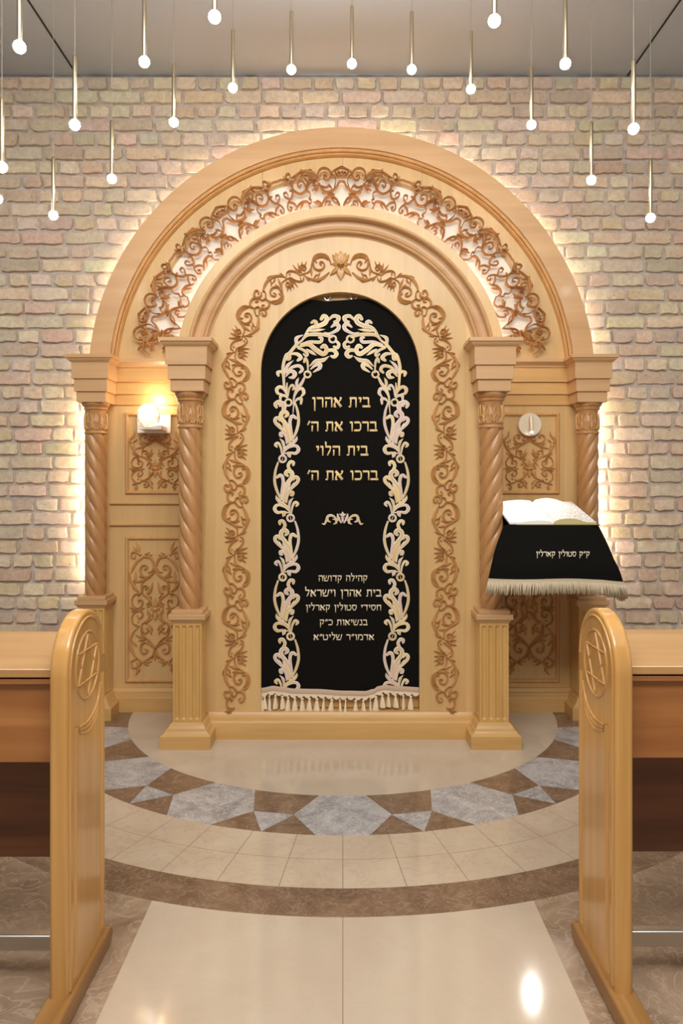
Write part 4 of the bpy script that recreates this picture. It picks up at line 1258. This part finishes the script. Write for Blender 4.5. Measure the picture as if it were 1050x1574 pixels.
# ================================================================== LAMPS ON THE ARK
def mk_sconce():
    Y0 = PANEL_Y - .02
    c = P(237, 652, Y0)
    t = thing('wall_sconce', 'glowing faceted crystal wall lamp on a white square plate, upper left side panel', 'wall lamp', c)
    x0, x1, zt, zb = P(211.5, 0, Y0).x, P(263, 0, Y0).x, P(0, 637.5, Y0).z, P(0, 666, Y0).z
    b = MB(); b.box(x0, x1, Y0 - .012, Y0 + .004, zb, zt)
    b.build('back_plate', M['white'], t, bevel=.003)
    b = MB(); b.box(P(213, 0, 4.68).x, P(248, 0, 4.68).x, 4.68, Y0 - .012, P(0, 660, 4.68).z, P(0, 656, 4.68).z + .01)
    b.build('shelf_bracket', M['white'], t, bevel=.002)
    rnd = random.Random(4)
    cc = P(229, 639, 4.70)
    b = MB()
    rows = []
    for i in range(7):
        ph = -PI / 2 + PI * i / 6
        rows.append([])
        for j in range(9):
            th = 2 * PI * j / 9 + i * .3
            r = .078 * rnd.uniform(.88, 1.08)
            rows[-1].append((cc.x + r * math.cos(ph) ** .6 * math.cos(th) if 0 < i < 6 else cc.x + .02 * math.cos(th), cc.y + (r * math.cos(ph) ** .6 * math.sin(th) if 0 < i < 6 else .02 * math.sin(th)), cc.z + .078 * math.sin(ph)))
    b.grid(rows, close_u=True, smooth=False)
    for rr, rev in ((rows[0], True), (rows[-1], False)):
        b.add(rr, [tuple(range(8, -1, -1)) if rev else tuple(range(9))], 0, False)
    sh = b.build('glass_shade', M['crystal'], t, sharp=False)
    b = MB(); b.lathe([(.002, cc.z - .02), (.012, cc.z - .012), (.014, cc.z), (.012, cc.z + .02), (.002, cc.z + .026)], cc.x, cc.y, 10)
    b.build('bulb', M['lens'], sh)
    d = bpy.data.lights.new('sconce_light', 'POINT'); d.energy = 1.6; d.color = (1, .80, .54); d.shadow_soft_size = .05
    o = bpy.data.objects.new('sconce_light', d); COL.objects.link(o); o.parent = t
    o.location = Vector((cc.x + .02, 4.78, cc.z + .11)) - c
mk_sconce()

def mk_reading_lamp():
    Y0 = PANEL_Y - .016
    c = P(813.7, 653, Y0)
    t = thing('reading_lamp', 'round satin metal reading lamp above the open book', 'wall lamp', c)
    b = MB()
    n = 40
    rows = [[(c.x + r * math.cos(2 * PI * j / n), y, c.z + r * math.sin(2 * PI * j / n)) for j in range(n)] for r, y in ((.077, Y0 + .01), (.077, Y0 - .018), (.0745, Y0 - .022), (.001, Y0 - .022))]
    b.grid(rows, close_u=True)
    b.build('wall_disc', M['nickel'], t)
    a, e = P(816.5, 641, Y0 - .034), P(817.5, 664, Y0 - .075)
    b = MB(); b.tube([a, a + (e - a) * .02, e + (a - e) * .02, e], [.010, .0125, .0125, .0105], 16)
    arm = b.build('lamp_arm', M['nickel'], t)
    b = MB(); b.tube([e, e + (e - a).normalized() * .006], .0095, 14)
    b.build('lens', M['lens'], arm)
    d = bpy.data.lights.new('reading_light', 'SPOT'); d.energy = 16; d.color = (1, .95, .88); d.spot_size = math.radians(58); d.spot_blend = .8; d.shadow_soft_size = .010
    o = bpy.data.objects.new('reading_light', d); COL.objects.link(o); o.parent = t
    p = e + (e - a).normalized() * .012
    o.location = p - c
    tgt = Vector((1.15, 4.42, 1.36))
    o.rotation_euler = (tgt - p).to_track_quat('-Z', 'Y').to_euler()
mk_reading_lamp()

# ================================================================== PRAYER LECTERN, COVER, BOOK
BZ = lambda y: 1.262 + (y - 4.08) * .232            # slope of the board's top
lect = thing('prayer_lectern', 'slanted wooden prayer lectern hidden under a fringed black cover beside the column', 'lectern', (1.19, 4.35, 1.1))
b = MB()
bx0, bx1, by0, by1 = .962, 1.405, 4.09, 4.56
vs = [(x, y, BZ(y) - d) for x in (bx0, bx1) for y in (by0, by1) for d in (.03, .004)]
b.add(vs, [(0, 1, 3, 2), (4, 6, 7, 5), (0, 4, 5, 1), (2, 3, 7, 6), (0, 2, 6, 4), (1, 5, 7, 3)], 0, False)
b.build('slanted_board', M['maple_h'], lect, bevel=.004)
b = MB(); b.box(1.13, 1.20, 4.52, PANEL_Y - .001, 1.20, 1.26); b.box(1.13, 1.20, 4.20, 4.56, 1.225, 1.258)
b.build('support_arm', M['maple_h'], lect, bevel=.003)

cover = thing('lectern_cover', 'black velvet lectern cover with white lettering and a cream fringe', 'cloth cover', (1.19, 4.2, 1.1))
# drape: a run around the board's rim, each point with its hem point
rim = []
def addp(x, y, hx, hy, hz, k=1):
    rim.append(((x, y, BZ(y) + .002), (hx, hy, hz)))
for i in range(7):
    y = 4.50 - (4.50 - 4.16) * i / 6
    addp(.958, y, .958 - .002 * i, y - .02, 1.02)
addp(.945, 4.13, .90, 4.10, .975); addp(.92, 4.10, .84, 4.04, .962)
nf = 26
for i in range(nf + 1):
    u = i / nf
    x = .895 + (1.378 - .895) * u
    hx = .792 + (1.525 - .792) * u
    hy = 3.985 + .012 * math.sin(u * 11) + (.03 * (1 - u) ** 6)
    addp(x, 4.075, hx, hy, .957 - .004 * math.sin(u * 9) - .012 * max(0, u - .85) / .15)
for i in range(1, 12):
    u = i / 11
    addp(1.378 + (1.434 - 1.378) * min(1, u * 6), 4.075 + (4.50 - 4.075) * u, 1.525 + .035 * math.sin(min(1, u * 2.2) * PI / 2), 3.985 + (4.44 - 3.985) * u, .941 - .062 * math.sin(min(1, u * 2) * PI / 2) + .03 * u)
def drape(i, t):
    (x0, y0, z0), (x1, y1, z1) = rim[i]
    k = t ** .92
    bulge = math.sin(PI * t) * .012
    ox = (x1 - x0); sgn = 1 if ox > 0 else -1
    return (x0 + ox * k + sgn * bulge * min(1, abs(ox) * 8), y0 + (y1 - y0) * min(1, t * 1.4) - .004, z0 + (z1 - z0) * t)
rows = [[drape(i, t) for i in range(len(rim))] for t in [k / 10 for k in range(11)]]
b = MB(); b.grid(rows)
top = [[(.958 + (1.434 - .958) * j / 16, y, BZ(y) + .001) for j in range(17)] for y in [4.078 + (4.50 - 4.078) * i / 8 for i in range(9)]]
b.grid(top)
b.add([(.895, 4.073, BZ(4.075) + .0005), (.96, 4.073, BZ(4.075) + .0005), (.962, 4.16, BZ(4.16)), (.945, 4.13, BZ(4.13))], [(0, 1, 2, 3)])
b.build('velvet_cloth', M['velvet'], cover, sharp=False)
# fringe: braid and many cords
b = MB()
br = []
for t in (.935, .965, 1.0):
    br.append([tuple(Vector(drape(i, t)) + Vector((0, -.005, 0))) for i in range(len(rim))])
b.grid(br)
b.build('fringe_braid', M['fringe'], cover)
b = MB()
rnd = random.Random(9)
for i in range(len(rim) - 1):
    nsub = 3 if i < 8 else 8
    if 34 <= i:
        nsub = 6
    for q in range(nsub):
        u = (q + rnd.random() * .5) / nsub
        A = Vector(drape(i, .99)) * (1 - u) + Vector(drape(i + 1, .99)) * u
        A += Vector((0, -.004 - rnd.random() * .008, 0))
        L = .066 * rnd.uniform(.9, 1.06)
        fl = (Vector(rim[i][1]) - Vector(rim[i][0])); fl.z = 0
        d = Vector((fl.x * .10 + rnd.uniform(-.006, .006), rnd.uniform(-.006, .004), -L))
        b.tube([A, A + d * .5 + Vector((rnd.uniform(-.003, .003), 0, 0)), A + d], [.0032, .0030, .0026], 5)
b.build('fringe_cords', M['fringe'], cover, sharp=False)
# lettering follows the front of the drape
def on_cover(px, py, h):
    y = 4.02
    for _ in range(6):
        x, z = (px - CX) * y / F, H + (CY - py) * y / F
        tt = (1.262 - z) / (1.262 - .957)
        y = 4.071 + (3.985 - 4.075) * min(1, max(0, tt) * 1.4)
    return (x, y - .009 - h, z)
for bb in letters('ק״ק סטולין קארלין', 823.3, 906.1, 847.6, 855.3, on_cover, .0012, 0):
    bb.build('embroidered_word', M['cream'], cover, sharp=False)

book = thing('open_book', 'large open prayer book with white pages on the lectern', 'book', (1.175, 4.32, BZ(4.32)))
def page_block(s, m, name, par):
    b = MB()
    n = 14
    sp0 = 1.172
    W = .243
    rows_t, y0, y1 = [], 4.085, 4.53
    prof = []
    for i in range(n + 1):
        u = i / n
        hgt = .010 + (.022 if s > 0 else .009) * (math.sin(min(1, u * 1.35) * PI) ** .8 if u * 1.35 < 1 else 0) * .9 + .004 * (1 - u)
        if u < .06:
            hgt = .006 + hgt * u / .06 * .8
        prof.append((sp0 + s * W * u, hgt))
    top = [[(x, y, BZ(y) + .006 + h) for x, h in prof] for y in [y0 + (y1 - y0) * k / 8 for k in range(9)]]
    b.grid(top, 0)
    for y, rev in ((y0, 0), (y1, 1)):
        b.grid([[(x, y, BZ(y) + .006 + h) for x, h in prof], [(x, y, BZ(y) + .005) for x, h in prof]], 1)
    xe, he = prof[-1]
    b.grid([[(xe, y, BZ(y) + .006 + he) for y in (y0, y1)], [(xe, y, BZ(y) + .005) for y in (y0, y1)]], 1)
    return b.build(name, [m, M['page_edge'] if s > 0 else M['page']], par)
page_block(-1, M['page'], 'page_block', book)
page_block(1, M['print'], 'page_block', book)
b = MB()
vs = [(x, y, BZ(y) + d) for x in (1.172 - .252, 1.172 + .25) for y in (4.08, 4.535) for d in (.0025, .0055)]
vs = [((.968 if i < 4 else x), y, z) for i, (x, y, z) in enumerate(vs)]
b.add(vs, [(0, 1, 3, 2), (4, 6, 7, 5), (0, 4, 5, 1), (2, 3, 7, 6), (0, 2, 6, 4), (1, 5, 7, 3)], 0, False)
b.build('book_cover', M['olive'], book)

# ================================================================== PEWS
def make_pew(s, label, dz):
    XI = .768
    root = thing('pew_desk', label, 'pew', (s * 1.3, 2.2 + dz, 0))
    def Y(px, py=None):                       # depth of a photograph column on the inner face (left pew)
        return XI * F / (527 - px)
    ya, yb = 2.040 + dz, 2.372 + dz
    yc, R = (ya + yb) / 2, (yb - ya) / 2
    zt = 1.118; zc = zt - R
    pts = [(ya, .05)] + [(yc - R * math.cos(PI * i / 36), zc + R * math.sin(PI * i / 36)) for i in range(37)] + [(yb, .05)]
    emb = lambda y, z, h: (-s * -1 * (XI + h) if False else s * (XI + h), y, z)
    b = MB(); b.prism(pts, emb, 0, .05)
    end = b.build('end_panel', M['pew'], root, bevel=.009, seg=3)
    face = lambda y, z, h: (s * (XI - h), y, z)
    # edge bead
    b = MB()
    q = .022
    edge = [(ya + q, .07)] + [(ya + q, .07 + (zc - .07) * i / 6) for i in range(1, 6)] + [(yc - (R - q) * math.cos(PI * i / 24), zc + (R - q) * math.sin(PI * i / 24)) for i in range(25)]
    stroke(b, edge, .007, face, .0045, BEAD, sub=1)
    # star medallion
    mc, mr = (yc, zc + .002), .099
    circ = [(mc[0] + mr * math.cos(2 * PI * i / 40), mc[1] + mr * math.sin(2 * PI * i / 40)) for i in range(41)]
    stroke(b, circ, .007, face, .004, BEAD, sub=1)
    rs = mr * .93
    for o0 in (PI / 2, -PI / 2):
        tri = [(mc[0] + rs * math.cos(o0 + 2 * PI * k / 3), mc[1] + rs * math.sin(o0 + 2 * PI * k / 3)) for k in range(3)]
        for k in range(3):
            stroke(b, [tri[k], tri[(k + 1) % 3]], .0055, face, .004, BEAD, sub=6)
    b.build('star_medallion', M['pew'], end, angle=60)
    # long moulded field with draped top
    b = MB()
    y0, y1 = ya + .062, yb - .038
    zf, zn = .862, .828
    for d, w in ((0, .007), (.011, .006)):
        pts2 = [(y0 + d, zn - .03)] + [(y0 + d, zn - .03 - (zn - .15) * i / 8) for i in range(1, 9)] + [(y0 - .008 + d, .085)]
        stroke(b, pts2, w, face, .004, BEAD, sub=1)
        pts2 = [(y1 + .012 - d, zf + .035)] + [(y1 + .012 - d, zf + .035 - (zf - .10) * i / 8) for i in range(1, 9)] + [(y1 + .004 - d, .085)]
        stroke(b, pts2, w, face, .004, BEAD, sub=1)
    for k in range(3):
        o = k * .016
        stroke(b, [(y1 - .012 - o * .3, zf - .005 - o * .9 + .012), (y1 - .045, zf - .050 - o), (yc + .01, zf - .078 - o), (y0 + .03 + o * .2, zn - .040 - o * .6)], [.004, .009, .009, .004], face, .0045, BEAD, sub=5)
    b.build('carved_field', M['pew'], end, angle=60)
    # foot rail under the end panel
    b = MB()
    fo = [(1.86 + dz, 0), (1.86 + dz, .045), (1.875 + dz, .062), (2.37 + dz, .062), (2.395 + dz, .056), (2.41 + dz, .040), (2.408 + dz, .018), (2.385 + dz, .0)]
    b.prism(fo, lambda y, z, h: (s * (XI - .014 + h), y, z), 0, .075)
    b.build('foot', M['foot'], root, bevel=.008, seg=3)
    # desk top, fascia, front, walnut panel and metal rail
    def bar(name, mat, y0, y1, z0, z1, z0b=None, z1b=None, bev=.003, parent=root, xe=2.35):
        z0b = z0 if z0b is None else z0b; z1b = z1 if z1b is None else z1b
        xs = (s * (XI + .045), s * xe)
        vs = [(x, y, z) for x in xs for y, zz in ((y0, (z0, z1)), (y1, (z0b, z1b))) for z in zz]
        b = MB(); b.add(vs, [(0, 1, 3, 2), (4, 6, 7, 5), (0, 4, 5, 1), (2, 3, 7, 6), (0, 2, 6, 4), (1, 5, 7, 3)], 0, False)
        return b.build(name, mat, parent, bevel=bev)
    d = dz + (.012 if s > 0 else 0)
    bar('desk_top', M['pew_top'], 2.088 + d, 2.42 + d, .944, .969, .985, 1.010)
    bar('fascia', M['pew_front'], 2.093 + d, 2.13 + d, .923, .9395)
    bar('desk_front', M['pew_front'], 2.108 + d, 2.135 + d, .695, .922)
    bar('storage_shelf', M['walnut'], 2.135 + d, 2.36 + d, .697, .715)
    bar('modesty_panel', M['walnut'], 2.350 + d, 2.372 + d, .300, .98)
    b = MB()
    x0, x1 = sorted((s * (XI + .045), s * 2.35))
    b.box(x0, x1, 2.20 + dz, 2.235 + dz, .093, .140)
    b.build('foot_bar', M['steel'], root, bevel=.006, seg=3)
    b = MB()
    b.box(x1 - .05 if s > 0 else x0, x1 if s > 0 else x0 + .05, ya, yb, 0, .94)
    b.build('far_leg', M['pew'], root, bevel=.006)
make_pew(-1, 'varnished wooden pew desk at the left aisle side, star medallion on its end', 0.0)
make_pew(1, 'varnished wooden pew desk at the right aisle side, below the lectern', 0.022)

# ================================================================== PENDANT LAMPS
def make_pendant(px, py, Z, label):
    p = P(px, py, Z)
    t = thing('pendant_lamp', label, 'pendant lamp', p, 'rod pendant lamps')
    return t, p
LAMPS = [
 (30, 72, 2.95, 'top left pendant lamp with thick rod cut off by the picture edge'),
 (330, 26, 2.95, 'pendant lamp with its bulb near the top edge, left of the middle'),
 (760, 32, 2.95, 'pendant lamp with its bulb near the top edge, right of the middle'),
 (222, 95, 3.41, 'pendant lamp against the ceiling, left half, beside the ceiling groove'),
 (869, 98, 3.41, 'pendant lamp against the ceiling, right half, bulb just above the brick'),
 (115, 192, 3.41, 'pendant lamp crossing the left ceiling groove end, bulb on the brick'),
 (974, 198, 3.41, 'pendant lamp crossing the right ceiling groove end, bulb on the brick'),
 (3, 257, 3.41, 'pendant lamp hanging at the very left edge, upper of two'),
 (448, 107, 4.04, 'pendant lamp left of the one above the arch top'),
 (541, 98, 4.04, 'pendant lamp straight above the top of the outer arch'),
 (633, 107, 4.04, 'pendant lamp right of the one above the arch top'),
 (358, 135, 4.04, 'pendant lamp above the left shoulder of the outer arch'),
 (724, 137, 4.04, 'pendant lamp above the right shoulder of the outer arch'),
 (267, 188, 4.04, 'pendant lamp just outside the left shoulder of the outer arch'),
 (817, 192, 4.04, 'pendant lamp just outside the right shoulder of the outer arch'),
 (172, 275, 4.04, 'pendant lamp left of the outer arch, second lowest on that side'),
 (909, 277, 4.04, 'pendant lamp right of the outer arch, second lowest on that side'),
 (82, 331, 4.04, 'lowest pendant lamp left of the outer arch, well inside the frame'),
 (1000, 335, 4.04, 'lowest pendant lamp right of the outer arch'),
 (-3, 306, 4.04, 'pendant lamp hanging at the very left edge, lower of two'),
]
ROD, BR = .315, .0245
rodm = MB(); rodm.lathe([(.0080, .012), (.0105, .018), (.0105, ROD - .002), (.009, ROD + .004), (.002, ROD + .010)], n=14)
blbm = MB(); blbm.lathe([(BR * math.cos(-PI / 2 + PI * i / 10) + .0004, BR * math.sin(-PI / 2 + PI * i / 10)) for i in range(11)], n=16)
canm = MB(); canm.lathe([(.034, -.022), (.036, -.020), (.036, 0)], n=20)
proto = {}
for px, py, Z, lab in LAMPS:
    t, p = make_pendant(px, py, Z, lab)
    for nm, mb, mt in (('rod', rodm, 'brass'), ('bulb', blbm, 'bulb'), ('canopy', canm, 'brass')):
        if nm not in proto:
            o = proto[nm] = mb.build(nm, M[mt], None, origin=(0, 0, 0))
        else:
            o = proto[nm].copy(); COL.objects.link(o)
        o.parent = t
        o.location = (0, 0, CEIL_Z - p.z if nm == 'canopy' else 0)
    b = MB(); b.tube([p + Vector((0, 0, ROD + .008)), Vector((p.x, p.y, CEIL_Z - .02))], .0017, 6)
    b.build('cable', M['cable'], t)
